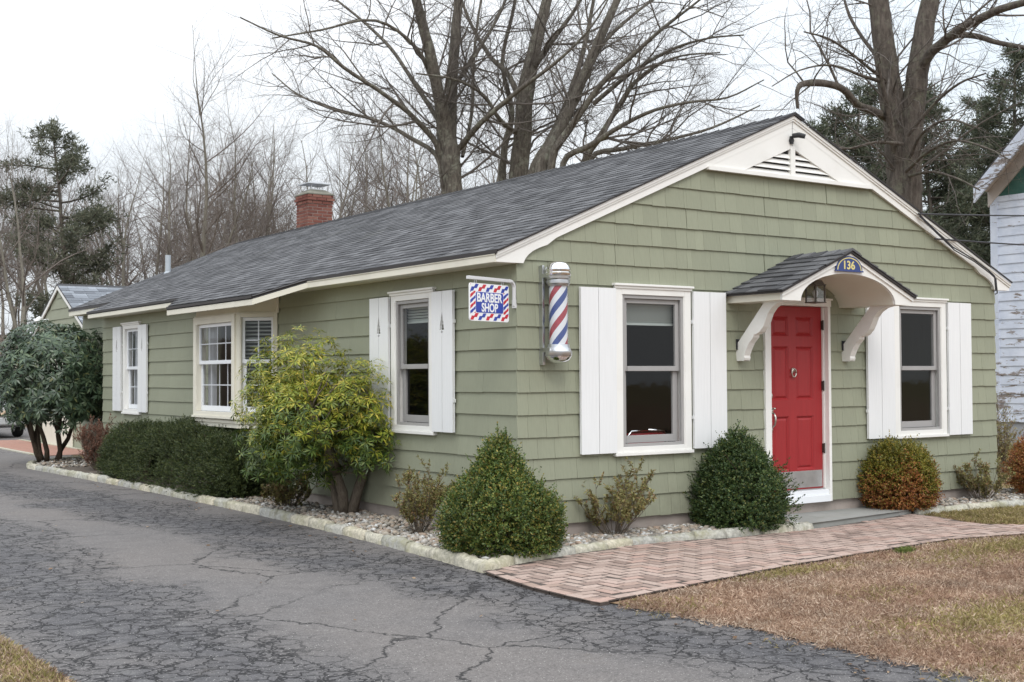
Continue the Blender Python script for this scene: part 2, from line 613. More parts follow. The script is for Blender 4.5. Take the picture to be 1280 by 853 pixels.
def bark_mat(name, a, b_, lichen=None, sc=6):
    m, t, b = nodes_of(name)
    g = N(t, 'ShaderNodeNewGeometry')
    mpn = N(t, 'ShaderNodeMapping', Scale=(1, 1, 0.25))
    t.links.new(g.outputs['Position'], mpn.inputs['Vector'])
    n1 = noise(t, mpn.outputs['Vector'], sc * 3, 5, 0.65)
    col = ramp(t, n1, [(0.3, a), (0.7, b_)])
    if lichen:
        n2 = noise(t, g.outputs['Position'], 5.0, 6, 0.7)
        col = mixc(t, ramp(t, n2, [(0.52, 0), (0.66, 0.7)]), col, lichen)
    t.links.new(col, b.inputs['Base Color'])
    b.inputs['Roughness'].default_value = 0.95
    b.inputs['Specular IOR Level'].default_value = 0.15
    bump(t, b, n1, 0.9, 0.03)
    return m


bark_mat('bark_maple', (0.062, 0.053, 0.045), (0.20, 0.178, 0.150), (0.29, 0.295, 0.235))
bark_mat('bark_dark', (0.060, 0.050, 0.043), (0.165, 0.14, 0.12), (0.19, 0.19, 0.14))
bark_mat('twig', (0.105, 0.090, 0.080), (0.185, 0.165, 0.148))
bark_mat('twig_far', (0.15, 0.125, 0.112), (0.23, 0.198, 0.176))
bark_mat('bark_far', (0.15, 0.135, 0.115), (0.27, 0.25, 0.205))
bark_mat('stem', (0.045, 0.033, 0.025), (0.12, 0.092, 0.068), sc=20)
bark_mat('stem_gray', (0.13, 0.105, 0.082), (0.24, 0.20, 0.16), sc=20)

# ------------------------------------------------------------------ ground
def asphalt():
    m, t, b = nodes_of('asphalt')
    pos = coords(t)
    sx = N(t, 'ShaderNodeSeparateXYZ')
    t.links.new(pos, sx.inputs['Vector'])
    wob = noise(t, pos, 0.55, 3)
    wob2 = noise(t, pos, 2.3, 4)

    def band(cx, half, soft, slope=0.0):
        x = math_(t, 'ADD', sx.outputs['X'], math_(t, 'MULTIPLY', math_(t, 'SUBTRACT', wob, 0.5), 1.5))
        x = math_(t, 'ADD', x, math_(t, 'MULTIPLY', math_(t, 'SUBTRACT', wob2, 0.5), 0.55))
        x = math_(t, 'ADD', x, math_(t, 'MULTIPLY', sx.outputs['Y'], slope))
        d = math_(t, 'ABSOLUTE', math_(t, 'SUBTRACT', x, cx))
        return ramp(t, math_(t, 'DIVIDE', math_(t, 'SUBTRACT', math_(t, 'ADD', d, soft), half), 2 * soft, True), [(0, 1), (1, 0)])
    t1 = band(-1.55, 0.50, 0.30, 0.06)
    t2 = band(-4.15, 0.62, 0.32, -0.02)
    track = math_(t, 'MAXIMUM', t1, t2)
    fine = noise(t, pos, 85, 4, 0.8)
    mid = noise(t, pos, 5, 5, 0.6)
    base = ramp(t, mid, [(0.3, (0.116, 0.107, 0.105)), (0.7, (0.152, 0.140, 0.136))])
    big = noise(t, pos, 0.45, 4)
    base = mixc(t, ramp(t, big, [(0.4, 0), (0.7, 0.6)]), base, (0.168, 0.148, 0.136))
    sealed = ramp(t, mid, [(0.3, (0.042, 0.042, 0.050)), (0.7, (0.068, 0.068, 0.077))])
    patch = noise(t, pos, 1.1, 4)
    sealmask = math_(t, 'MULTIPLY', track, ramp(t, patch, [(0.30, 0.30), (0.52, 1)]))
    col = mixc(t, math_(t, 'MULTIPLY', sealmask, 0.66), base, sealed)
    # plates between the cracks of the worn tracks keep a paler worn top
    vdist = N(t, 'ShaderNodeVectorMath', operation='ADD')
    nv = N(t, 'ShaderNodeTexNoise', Scale=2.6, Detail=4, Roughness=0.6)
    t.links.new(pos, nv.inputs['Vector'])
    sc = N(t, 'ShaderNodeVectorMath', operation='SCALE')
    sc.inputs['Scale'].default_value = 0.34
    t.links.new(nv.outputs['Color'], sc.inputs[0])
    nv2 = N(t, 'ShaderNodeTexNoise', Scale=11.0, Detail=3, Roughness=0.6)
    t.links.new(pos, nv2.inputs['Vector'])
    sc2 = N(t, 'ShaderNodeVectorMath', operation='SCALE')
    sc2.inputs['Scale'].default_value = 0.09
    t.links.new(nv2.outputs['Color'], sc2.inputs[0])
    pos2 = N(t, 'ShaderNodeVectorMath', operation='ADD')
    t.links.new(pos, pos2.inputs[0])
    t.links.new(sc2.outputs[0], pos2.inputs[1])
    t.links.new(pos2.outputs[0], vdist.inputs[0])
    t.links.new(sc.outputs[0], vdist.inputs[1])

    def cracks(scale, lo, hi):
        v = N(t, 'ShaderNodeTexVoronoi', Scale=scale)
        v.feature = 'DISTANCE_TO_EDGE'
        t.links.new(vdist.outputs[0], v.inputs['Vector'])
        return ramp(t, v.outputs['Distance'], [(lo, 1), (hi, 0)]), v
    c_small, v_small = cracks(5.6, 0.018, 0.046)
    c_mid, v_mid = cracks(2.5, 0.009, 0.021)
    c_big, v_big = cracks(0.5, 0.0026, 0.0058)
    plate = ramp(t, v_small.outputs['Distance'], [(0.14, 0), (0.34, 0.5)])
    col = mixc(t, math_(t, 'MULTIPLY', plate, math_(t, 'MULTIPLY', sealmask, ramp(t, noise(t, pos, 1.9, 3), [(0.45, 0), (0.6, 1)]))), col, (0.150, 0.145, 0.142))
    edge = ramp(t, track, [(0.10, 0), (0.45, 1)])
    msk = ramp(t, noise(t, pos, 0.9, 3), [(0.28, 0.0), (0.42, 1)])
    k = math_(t, 'MULTIPLY', math_(t, 'MULTIPLY', c_small, edge), msk)
    msk2 = ramp(t, noise(t, pos, 0.7, 2), [(0.33, 0.0), (0.48, 1)])
    edge2 = math_(t, 'MAXIMUM', edge, ramp(t, noise(t, pos, 0.33, 2), [(0.62, 0), (0.72, 1)]))
    k2 = math_(t, 'MULTIPLY', math_(t, 'MULTIPLY', c_mid, edge2), msk2)
    msk3 = ramp(t, noise(t, pos, 0.5, 2), [(0.36, 0.0), (0.46, 1)])
    k3 = math_(t, 'MULTIPLY', c_big, msk3)
    crack = math_(t, 'MAXIMUM', math_(t, 'MAXIMUM', math_(t, 'MULTIPLY', k, 1.0), k2), k3, True)
    col = mixc(t, math_(t, 'MULTIPLY', crack, 0.95), col, (0.014, 0.013, 0.014))
    col = mixc(t, 1.0, col, ramp(t, fine, [(0.30, 0.50), (0.5, 1.0), (0.70, 1.62)]), 'MULTIPLY')
    col = mixc(t, 1.0, col, ramp(t, noise(t, pos, 34, 3, 0.7), [(0.30, 0.78), (0.70, 1.24)]), 'MULTIPLY')
    spk = N(t, 'ShaderNodeTexVoronoi', Scale=48)
    t.links.new(pos, spk.inputs['Vector'])
    col = mixc(t, math_(t, 'MULTIPLY', ramp(t, spk.outputs['Distance'], [(0.10, 1), (0.2, 0)]), ramp(t, noise(t, pos, 40, 2), [(0.46, 0), (0.54, 1.0)])), col, (0.52, 0.50, 0.47))
    dirt = noise(t, pos, 1.4, 6, 0.7)
    col = mixc(t, ramp(t, dirt, [(0.64, 0), (0.8, 0.35)]), col, (0.16, 0.13, 0.10))
    t.links.new(col, b.inputs['Base Color'])
    b.inputs['Roughness'].default_value = 0.82
    b.inputs['Specular IOR Level'].default_value = 0.3
    h = math_(t, 'SUBTRACT', math_(t, 'MULTIPLY', fine, 0.25), crack)
    bump(t, b, h, 0.55, 0.012)
    return m


asphalt()


def soil(name, a, b_, c, sc=1.2):
    m, t, bb = nodes_of(name)
    pos = coords(t)
    n1 = noise(t, pos, sc, 5, 0.6)
    n2 = noise(t, pos, 38, 4, 0.7)
    col = ramp(t, n1, [(0.35, a), (0.55, b_), (0.7, c)])
    col = mixc(t, 1.0, col, ramp(t, n2, [(0.3, 0.65), (0.7, 1.3)]), 'MULTIPLY')
    t.links.new(col, bb.inputs['Base Color'])
    bb.inputs['Roughness'].default_value = 0.95
    bb.inputs['Specular IOR Level'].default_value = 0.1
    bump(t, bb, n2, 0.7, 0.02)
    return m


soil('lawn_soil', (0.22, 0.135, 0.085), (0.27, 0.175, 0.115), (0.24, 0.20, 0.085))
soil('field', (0.20, 0.15, 0.09), (0.25, 0.20, 0.10), (0.18, 0.13, 0.09), 0.3)
soil('leaf_litter', (0.10, 0.075, 0.055), (0.14, 0.105, 0.08), (0.12, 0.10, 0.07), 0.25)
soil('bed_soil', (0.12, 0.10, 0.085), (0.16, 0.135, 0.115), (0.10, 0.085, 0.07), 6)
Z_DRIVE, Z_LAWN, Z_PATH, Z_BED = -0.200, -0.193, -0.172, -0.150


def sheet(name, poly, z, mat, label=None):
    mb = MB()
    mb.add([(x, y, z) for x, y in poly], [list(range(len(poly)))])
    o = mb.build(name, MATS[mat])
    return tag(o, label, None, None, 'structure')


# the wide ground, one sheet out to the horizon, rising gently into the woods behind
def far_ground():
    xs = np.concatenate([np.linspace(-420, -60, 10), np.linspace(-50, 70, 31), np.linspace(80, 460, 10)])
    ys = np.concatenate([np.linspace(-160, -20, 8), np.linspace(-14, 110, 41), np.linspace(120, 620, 11)])
    X, Y = np.meshgrid(xs, ys)
    d = np.clip((Y - 40) / 60, 0, 1)
    Z = -0.212 + 5.0 * d * d * (3 - 2 * d) + 0.25 * np.sin(X * 0.11 + Y * 0.07) * d
    V = np.stack([X, Y, Z], -1).reshape(-1, 3)
    w = len(xs)
    q = [(j * w + i, j * w + i + 1, (j + 1) * w + i + 1, (j + 1) * w + i) for j in range(len(ys) - 1) for i in range(w - 1)]
    q = np.array(q)
    cen = V[q].mean(1)
    idx = (cen[:, 1] > 34).astype(int)
    me = np_mesh('ground', V, q, [MATS['field'], MATS['leaf_litter']], idx, True)
    o = bpy.data.objects.new('ground', me)
    link(o)
    tag(o, 'wide ground of dry grass rising into leaf litter under the woods', None, None, 'structure')


far_ground()
drive_poly = [(-5.3, -40), (-0.6, -40), (-0.6, -5.6), (-0.6, -4.9), (-0.6, -3.8), (-0.8, -2.80), (-0.9, -2.2), (-0.9, -0.6),
              (-0.75, 1.5), (-0.70, 4.6), (-0.80, 8.9), (-0.85, 13.5), (-0.4, 15.4), (0.2, 16.4), (1.35, 18.2), (1.35, 24.4), (3.5, 25), (3.5, 34), (-9, 36), (-9, 24), (-5.6, 14), (-5.3, 4), (-5.2, -1.6), (-5.2, -2.8)]
sheet('driveway', drive_poly, Z_DRIVE, 'asphalt', 'cracked grey asphalt driveway with darker worn wheel tracks')
lawn_poly = [(-1.0, -40), (60, -40), (60, 5), (7.4, 5), (7.4, -0.55), (5.1, -0.55), (-1.15, -1.2), (-1.15, -2.7), (-1.0, -3.3), (-1.02, -3.6), (-0.97, -4.0), (-0.99, -4.4), (-0.93, -4.9), (-0.96, -5.3), (-0.9, -5.6)]
sheet('lawn', lawn_poly, Z_LAWN, 'lawn_soil', 'dry winter lawn beside the brick path')
sheet('verge', [(-4.97, -1.5), (-5.02, 4), (-5.3, 10), (-16, 10), (-16, -40), (-4.95, -40)], Z_LAWN - 0.001, 'lawn_soil', 'strip of dry lawn on the near side of the driveway')
bed_poly = [(-1.0, -0.95), (-0.6, -0.85), (0.1, -0.70), (0.85, -0.58), (1.5, -0.6), (2.3, -0.68), (3.2, -0.7), (3.3, -0.02), (0.02, -0.02), (0.02, 12.9), (0.45, 12.95), (0.45, 15.2),
            (-0.45, 15.0), (-0.9, 13.5), (-0.86, 8.9), (-0.76, 4.6), (-0.80, 1.5)]
sheet('planting_bed', bed_poly, Z_BED, 'bed_soil', 'stone covered planting bed along the two walls')
sheet('planting_bed', [(4.9, -0.45), (6.0, -0.5), (7.2, -0.6), (9.2, -0.85), (9.4, 0.5), (7.36, 0.6), (7.36, -0.02), (4.9, -0.02)], Z_BED + 0.002, 'bed_soil', 'stone covered planting bed right of the doorstep')

# brick path: herringbone pavers, each its own piece
path_poly = [(-1.13, -1.10), (-0.68, -0.96), (-0.28, -0.84), (0.11, -0.76), (0.85, -0.64), (1.48, -0.66), (1.98, -0.80), (3.15, -0.80), (4.3, -0.62), (5.08, -0.48), (5.02, -0.85),
             (4.80, -1.50), (5.1, -1.85), (6.6, -2.0), (6.6, -2.45), (4.42, -2.28), (3.5, -2.12), (2.39, -2.22), (1.04, -2.36), (-0.25, -2.60), (-1.26, -2.78), (-1.28, -2.4), (-1.27, -2.0), (-1.22, -1.6)]
pathbase = sheet('brick_path', path_poly, Z_PATH - 0.005, 'joint_sand', 'herringbone path of faded red brick pavers leading to the doorstep')


def inside(x, y, poly):
    c = False
    n = len(poly)
    for i in range(n):
        x0, y0 = poly[i]
        x1, y1 = poly[i - 1]
        if (y0 > y) != (y1 > y) and x < (x1 - x0) * (y - y0) / (y1 - y0) + x0:
            c = not c
    return c


def chamfer_box(l, w, h, ch, mat, name, seed):
    r = random.Random(seed)
    j = lambda a: (r.random() - 0.5) * a
    mb = MB()
    x, y = l / 2, w / 2
    lo = [(-x, -y), (x, -y), (x, y), (-x, y)]
    vs = [(a, b, -h) for a, b in lo] + [(a + j(.003), b + j(.003), -ch) for a, b in lo] + [((abs(a) - ch) * (1 if a > 0 else -1), (abs(b) - ch) * (1 if b > 0 else -1), j(.002)) for a, b in lo]
    top, side = [(8, 9, 10, 11)], []
    for i in range(4):
        k = (i + 1) % 4
        side.append((i, k, 4 + k, 4 + i))
        top.append((4 + i, 4 + k, 8 + k, 8 + i))
    mb.add(vs, top)
    mb.cur = 1
    mb.f += [list(f) for f in side]
    mb.m += [1] * 4
    return mb.mesh(name, [mat, MATS['joint_sand']])


def view_weight(p):
    d = Vector(p) - CAM
    z = d.dot(CF)
    if z < 0.5:
        return -1
    u, v = 640 + F_PX * d.dot(CR) / z, 426.5 - F_PX * d.dot(CU) / z
    return (1 if -20 < u < 1300 and -20 < v < 873 else 0.001) / (z * z), u, v, z


def build_path():
    L, W = 0.205, 0.1025
    spots = []
    ang = math.radians(2.0)
    ca, sa = math.cos(ang), math.sin(ang)
    border = [(-1.26, -2.78), (-0.25, -2.60), (1.04, -2.36), (2.39, -2.22), (3.5, -2.12), (4.42, -2.28)]
    left = [(-1.13, -1.12), (-1.22, -1.6), (-1.27, -2.0), (-1.28, -2.4), (-1.26, -2.78)]

    def border_dist(x, y):
        best = 9
        for line in (border, left):
            for (x0, y0), (x1, y1) in zip(line, line[1:]):
                dx, dy = x1 - x0, y1 - y0
                s = max(0, min(1, ((x - x0) * dx + (y - y0) * dy) / (dx * dx + dy * dy)))
                best = min(best, math.hypot(x - x0 - s * dx, y - y0 - s * dy))
        return best
    for a in range(-30, 100):
        for b in range(-50, 30):
            c = (a - b) % 4
            if c == 0:
                u, v, rot = (a + 1) * W, (b + 0.5) * W, 0
            elif c == 3:
                u, v, rot = (a + 0.5) * W, (b + 1) * W, 1
            else:
                continue
            x, y = u * ca - v * sa, u * sa + v * ca - 1.2
            hx, hy = (L / 2, W / 2) if rot == 0 else (W / 2, L / 2)
            if all(inside(x + i * hx * .8, y + j * hy * .8, path_poly) for i in (-1, 1) for j in (-1, 1)) and border_dist(x, y) > 0.128:
                spots.append((x, y, rot * math.pi / 2 + ang, -.004, 1))
            else:                                                   # cut bricks fill the edge
                dx_, dy_ = (L / 4, 0) if rot == 0 else (0, L / 4)
                for sg in (-1, 1):
                    xx, yy = x + sg * (dx_ * ca - dy_ * sa), y + sg * (dx_ * sa + dy_ * ca)
                    if all(inside(xx + i * .03, yy + j * .03, path_poly) for i in (-1, 1) for j in (-1, 1)) and border_dist(xx, yy) > 0.112:
                        spots.append((xx, yy, rot * math.pi / 2 + ang, -.005, .5))
    for line, stretcher in ((border, True), (left, True)):
        acc = 0.0
        for (x0, y0), (x1, y1) in zip(line, line[1:]):
            d = math.hypot(x1 - x0, y1 - y0)
            n = max(1, round(d / L))
            th = math.atan2(y1 - y0, x1 - x0)
            nx, ny = -math.sin(th), math.cos(th)
            for i in range(n):
                s = (i + 0.5) / n
                spots.append((x0 + (x1 - x0) * s + nx * 0.052, y0 + (y1 - y0) * s + ny * 0.052, th, .002, 1))
    variants = [chamfer_box(L - 0.019, W - 0.020, 0.05, 0.003, MATS['paver_object'], 'brick', s) for s in range(5)]
    ranked = sorted(spots, key=lambda s: -view_weight((s[0], s[1], Z_PATH))[0])
    r = random.Random(3)
    rest = MB()
    for i, (x, y, th, dz, ln_) in enumerate(ranked):
        z = Z_PATH + dz * .5 + r.uniform(-0.0025, 0.0025)
        tx, ty, tz = r.uniform(-.008, .008), r.uniform(-.008, .008), th + r.uniform(-.012, .012)
        if i < 300:
            o = bpy.data.objects.new('brick', variants[i % 5])
            o.location = (x, y, z)
            o.rotation_euler = (tx, ty, tz)
            o.scale = (ln_ * (.96 if ln_ < 1 else 1), 1, 1)
            link(o, pathbase)
        else:
            me = variants[i % 5]
            mat = Matrix.Translation((x, y, z)) @ Matrix.Rotation(tz, 4, 'Z') @ Matrix.Diagonal((ln_ * (.96 if ln_ < 1 else 1), 1, 1, 1))
            rest.add([tuple(mat @ v.co) for v in me.vertices], [list(p.vertices) for p in me.polygons])
            rest.m[-9:] = [0] * 5 + [1] * 4
    if rest.v:
        tag(rest.build('bricks', [MATS['paver_island'], MATS['joint_sand']], pathbase), kind='stuff')


build_path()

# doorstep
step = MB()
front_edge = [(3.12, -0.70), (3.5, -0.665), (3.9, -0.62), (4.3, -0.575), (4.7, -0.53), (5.08, -0.47)]
sp = front_edge + [(5.06, 0.02), (3.12, 0.02)]
step.prism(sp, fxy, -0.24, -0.130)
tag(step.build('doorstep', MATS['concrete_step'], bevel=0.02), 'low grey concrete doorstep under the red door', None, None, 'structure')


# kerb stones around the beds
def kerb_mesh(l, seed, w=0.120, h=0.102):
    r = random.Random(seed)
    prof = [(-w / 2, 0), (-w / 2, h * .62), (-w * .36, h * .88), (-w * .12, h), (w * .14, h), (w * .37, h * .87), (w / 2, h * .6), (w / 2, 0)]
    n = 7
    vs, fs = [], []
    k = len(prof)
    for i in range(n + 1):
        x = -l / 2 + l * i / n
        e = 0.86 if i in (0, n) else 1
        if i == 0:
            x += 0.004
        if i == n:
            x -= 0.004
        for a, b in prof:
            vs.append((x + r.uniform(-.006, .006) * (i in (0, n)), a * (0.93 + 0.07 * e) + r.uniform(-.009, .009), b * (0.9 + 0.1 * e) + (r.uniform(-.010, .010) if b else -0.05)))
    for i in range(n):
        for j in range(k - 1):
            fs.append((i * k + j, i * k + j + 1, (i + 1) * k + j + 1, (i + 1) * k + j))
    fs += [tuple(range(k))[::-1], tuple(n * k + j for j in range(k))]
    mb = MB().add(vs, [f[::-1] for f in fs])
    me = mb.mesh('kerb_stone', MATS['kerb_concrete'], True)
    return me


def kerb_run(label, pts, step_len, z0, seed):
    root = empty('bed_edging', (pts[0][0], pts[0][1], z0))
    tag(root, label, None, None, 'structure')
    r = random.Random(seed)
    tot, segs = 0, []
    line = [Vector(p) for p in pts]
    # walk along the polyline
    cum = [0]
    for a, b in zip(line, line[1:]):
        cum.append(cum[-1] + (b - a).length)

    def P(s):
        s = max(0, min(cum[-1], s))
        for i in range(len(line) - 1):
            if s <= cum[i + 1] + 1e-9:
                return line[i].lerp(line[i + 1], (s - cum[i]) / max(1e-9, cum[i + 1] - cum[i]))
        return line[-1]
    s = 0
    i = 0
    while s < cum[-1] - 0.05:
        l = step_len * r.uniform(0.85, 1.15)
        e = min(cum[-1], s + l)
        if cum[-1] - e < step_len * 0.4:
            e = cum[-1]
        a, b = P(s), P(e)
        me = kerb_mesh((b - a).length, seed * 100 + i)
        o = bpy.data.objects.new('kerb_stone', me)
        mid = (a + b) / 2
        o.location = (mid.x - pts[0][0], mid.y - pts[0][1], r.uniform(-0.008, 0.012))
        o.rotation_euler = (r.uniform(-.05, .05), r.uniform(-.025, .025), math.atan2(b.y - a.y, b.x - a.x) + r.uniform(-.03, .03))
        link(o, root)
        s = e
        i += 1


kerb_run('pale concrete edging between the stone bed and the brick path', [(-1.06, -1.06), (-0.68, -0.90), (-0.28, -0.79), (0.11, -0.70), (0.85, -0.58), (1.48, -0.60), (1.98, -0.72), (2.5, -0.76), (3.08, -0.76)], 0.40, -0.215, 1)
kerb_run('pale concrete edging along the driveway', [(-1.05, -1.08), (-0.93, 0.2), (-0.85, 1.5), (-0.79, 3.2), (-0.78, 4.8), (-0.80, 7.0), (-0.86, 9.2), (-0.95, 11.5), (-1.06, 13.6), (-0.90, 14.4), (-0.45, 15.0), (0.3, 15.4)], 0.46, -0.215, 2)
kerb_run('pale concrete edging right of the doorstep', [(5.10, -0.50), (5.8, -0.57), (6.6, -0.66), (7.6, -0.78), (9.4, -0.95)], 0.45, -0.215, 3)


# river stones
def stone_mesh(seed, mat):
    r = random.Random(seed)
    bm = bmesh.new()
    bmesh.ops.create_icosphere(bm, subdivisions=1, radius=1)
    sx, sy, sz = r.uniform(.8, 1.25), r.uniform(.65, 1.0), r.uniform(.45, .75)
    for v in bm.verts:
        k = 1 + r.uniform(-.14, .14)
        v.co = Vector((v.co.x * sx * k, v.co.y * sy * k, v.co.z * sz * k))
    me = bpy.data.meshes.new('stone')
    bm.to_mesh(me)
    bm.free()
    me.polygons.foreach_set('use_smooth', [True] * len(me.polygons))
    me.materials.append(mat)
    return me


def build_stones():
    root = empty('stone_bed', (0, 0, 0))
    tag(root, 'rounded river stones covering the planting beds', None, None, 'structure')
    variants = [stone_mesh(i, MATS['stone_object']) for i in range(8)]
    r = random.Random(5)
    spots = []

    def fill(poly, n, x0, x1, y0, y1):
        for _ in range(n):
            x, y = r.uniform(x0, x1), r.uniform(y0, y1)
            if inside(x, y, poly):
                s = r.uniform(0.014, 0.032) * (1.5 if r.random() < .15 else 1)
                spots.append((x, y, Z_BED + s * 0.15 + r.uniform(0, 0.022), s))
    fill([(-0.98, -0.9), (-0.3, -0.74), (0.85, -0.52), (1.5, -0.54), (2.3, -0.66), (3.1, -0.68), (3.1, 0), (0, 0), (0, 12), (-0.8, 12), (-0.72, 4.6), (-0.78, 1.5)], 9000, -1, 3.2, -0.95, 0.9)
    fill([(-0.82, 0.8), (0, 0.8), (0, 5.6), (-0.72, 5.6)], 2600, -0.85, 0, 0.8, 5.6)
    fill([(5.1, -0.46), (6.0, -0.5), (7.2, -0.6), (9.0, -0.8), (9.0, 0.4), (7.4, 0.4), (7.3, 0), (5.1, 0)], 2600, 5, 9, -0.8, 0.4)
    fill([(-1.0, 12.6), (-0.1, 12.6), (0.2, 15.0), (-0.4, 14.9), (-0.95, 13.9)], 500, -1, .3, 12.6, 15)
    ranked = sorted(spots, key=lambda s: -s[3] ** 2 * view_weight(s[:3])[0])
    V, Fc = [], []
    nb = 0
    for i, (x, y, z, s) in enumerate(ranked):
        rot = (r.uniform(-.4, .4), r.uniform(-.4, .4), r.uniform(0, 6.28))
        me = variants[i % 8]
        if i < 300:
            o = bpy.data.objects.new('stone', me)
            o.location = (x, y, z)
            o.scale = (s, s, s)
            o.rotation_euler = rot
            link(o, root)
        else:
            mat = Matrix.LocRotScale(Vector((x, y, z)), Matrix.Rotation(rot[2], 3, 'Z').to_quaternion(), Vector((s, s, s)))
            co = [tuple(mat @ v.co) for v in me.vertices]
            V.extend(co)
            Fc.extend([[k + nb for k in p.vertices] for p in me.polygons])
            nb += len(co)
    me = np_mesh('stones', np.array(V), np.array(Fc), MATS['stone_island'], None, True)
    o = link(bpy.data.objects.new('stones', me), root)
    tag(o, kind='stuff')


build_stones()


# grass
def blades(name, n, poly, z, mat, label, length=(0.03, 0.075), width=0.0045, lean=0.9, seed=1, keep=None, dens=None):
    g = np.random.default_rng(seed)
    xs = [p[0] for p in poly]
    ys = [p[1] for p in poly]
    P = np.stack([g.uniform(min(xs), max(xs), n), g.uniform(min(ys), max(ys), n)], -1)
    ok = np.zeros(n, bool)
    for i in range(len(poly)):
        x0, y0 = poly[i]
        x1, y1 = poly[i - 1]
        if y0 != y1:
            c = ((y0 > P[:, 1]) != (y1 > P[:, 1])) & (P[:, 0] < (x1 - x0) * (P[:, 1] - y0) / (y1 - y0) + x0)
            ok ^= c
    P = P[ok]
    if dens is not None:
        P = P[g.random(len(P)) < dens(P[:, 0], P[:, 1])]
    m = len(P)
    th = g.uniform(0, 2 * np.pi, m)
    L = g.uniform(*length, m)
    tilt = g.uniform(0.15, lean, m) * (np.pi / 2)
    d = np.stack([np.cos(th) * np.sin(tilt), np.sin(th) * np.sin(tilt), np.cos(tilt)], -1)
    ph = g.uniform(0, 2 * np.pi, m)
    s = np.stack([np.cos(ph), np.sin(ph), np.zeros(m)], -1) * (width * g.uniform(.6, 1.3, m))[:, None]
    B = np.stack([P[:, 0], P[:, 1], np.full(m, z) + g.uniform(-.004, .01, m)], -1)
    mid = B + d * (L * .55)[:, None]
    d2 = d.copy()
    d2[:, 2] -= 0.45
    tip = mid + d2 * (L * .5)[:, None]
    V = np.concatenate([B - s, B + s, mid + s * .7, tip], 1).reshape(-1, 3)
    k = np.arange(m)[:, None] * 4
    Fq = np.concatenate([k, k + 1, k + 2, k + 3], 1)
    me = np_mesh(name, V, Fq, MATS[mat])
    o = link(bpy.data.objects.new(name, me))
    return tag(o, label, None, None, 'stuff')


def lump(x, y, s=1.0, ph=0.0):
    return 0.5 + 0.25 * np.sin(x * 1.7 * s + 1.3 * np.sin(y * 1.1 * s + ph) + ph) + 0.25 * np.sin(y * 2.3 * s + 1.7 * np.sin(x * .9 * s + 2 * ph))


def edge_fade(x, y):
    e = -1.08 - .12 * np.clip((y + 4.6) / 2.0, -.4, 1)
    d = x - e - .10 * (lump(x * 3, y, 3.0) - .5) - .05 * np.sin(y * 23 + 3 * np.sin(y * 7))
    return np.clip(.2 + d / .08, 0, 1)


def greens(x, y):
    a = np.exp(-((x - 3.9) / 1.2) ** 2 - ((y + 2.75) / .28) ** 2) * 1.0          # along the path
    b_ = np.exp(-((x - .75) / .75) ** 2 - ((y + 4.72) / .33) ** 2) * 1.15          # patch at the right edge
    c = np.exp(-((x - .9) / .5) ** 2 - ((y + 2.6) / .13) ** 2)
    d = (y > -2.0) * (x > 4.8) * 0.9
    e = (x > 6.5) * (y > -3.2) * .6
    return np.clip(np.maximum.reduce([a, b_, c, d, e]) + 0.10 * (lump(x, y, 2.2) > .72), 0, 1)


lawn_near = [(-1.05, -7.6), (4.2, -7.6), (9.5, -3.2), (9.5, -0.9), (7.4, -0.72), (5.15, -0.58), (4.88, -1.5), (5.15, -1.8), (6.6, -1.95), (6.6, -2.47), (4.42, -2.31), (3.5, -2.15), (2.39, -2.25), (1.04, -2.40), (-0.25, -2.64), (-1.30, -2.84),
             (-1.30, -3.8), (-1.25, -4.9), (-1.2, -5.6)]
blades('grass', 480000, lawn_near, Z_LAWN, 'dead_grass', 'matted brown dead grass on the lawn', (0.02, 0.055), 0.0028, 1.0, 2, dens=lambda x, y: (1 - greens(x, y) * .75) * np.where(y < -2, 1, .6) * edge_fade(x, y))
blades('grass', 320000, lawn_near, Z_LAWN, 'green_grass', 'yellow green grass growing in patches beside the path', (0.03, 0.07), 0.0035, 0.8, 3, dens=lambda x, y: greens(x, y))
blades('grass', 420, [(2.42, -2.45), (2.6, -2.42), (2.6, -2.35), (2.42, -2.36)], Z_LAWN, 'fresh_grass', 'small tuft of bright green grass at the path edge', (0.04, 0.09), 0.004, 0.6, 4)
blades('grass', 60000, [(-4.95, -1.3), (-4.88, -4.2), (-6.4, -4.2), (-6.4, -1.3)], Z_LAWN, 'green_grass', 'yellowish grass on the strip across the driveway', (0.03, 0.08), 0.004, 0.85, 5)
blades('grass', 90000, [(-4.93, -1.3), (-4.86, -4.2), (-6.4, -4.2), (-6.4, -1.3)], Z_LAWN, 'dead_grass', 'brown dead grass mixed into the strip across the driveway', (0.03, 0.07), 0.004, 0.95, 6)
blades('grass', 26000, [(9.4, -0.9), (18, -0.5), (18, 9), (7.6, 9), (7.6, .7), (9.4, .6)], -0.20, 'green_grass', 'pale dry grass between the shop and the white house', (0.05, 0.12), 0.008, 0.8, 7)

# brick apron in front of the garage
apr = MB()
apr.box(0.05, 17.1, -0.21, 1.25, 24.5, -0.188)
def apron_mat():
    m, t, b = nodes_of('apron_brick')
    bt = N(t, 'ShaderNodeTexBrick', Scale=5.0)
    bt.inputs['Color1'].default_value = (0.33, 0.15, 0.105, 1)
    bt.inputs['Color2'].default_value = (0.40, 0.21, 0.16, 1)
    bt.inputs['Mortar'].default_value = (0.22, 0.17, 0.14, 1)
    t.links.new(coords(t), bt.inputs['Vector'])
    t.links.new(bt.outputs['Color'], b.inputs['Base Color'])
    b.inputs['Roughness'].default_value = 0.9
apron_mat()
apron = apr.build('brick_apron', MATS['apron_brick'])
tag(apron, 'strip of red brick paving across the drive in front of the garage', None, None, 'structure')
for x0 in (-0.06, 1.25):
    e = MB()
    e.box(x0, 17.05, -0.21, x0 + 0.11, 24.5, -0.178)
    e.build('kerb_strip', MATS['kerb_concrete'], apron)


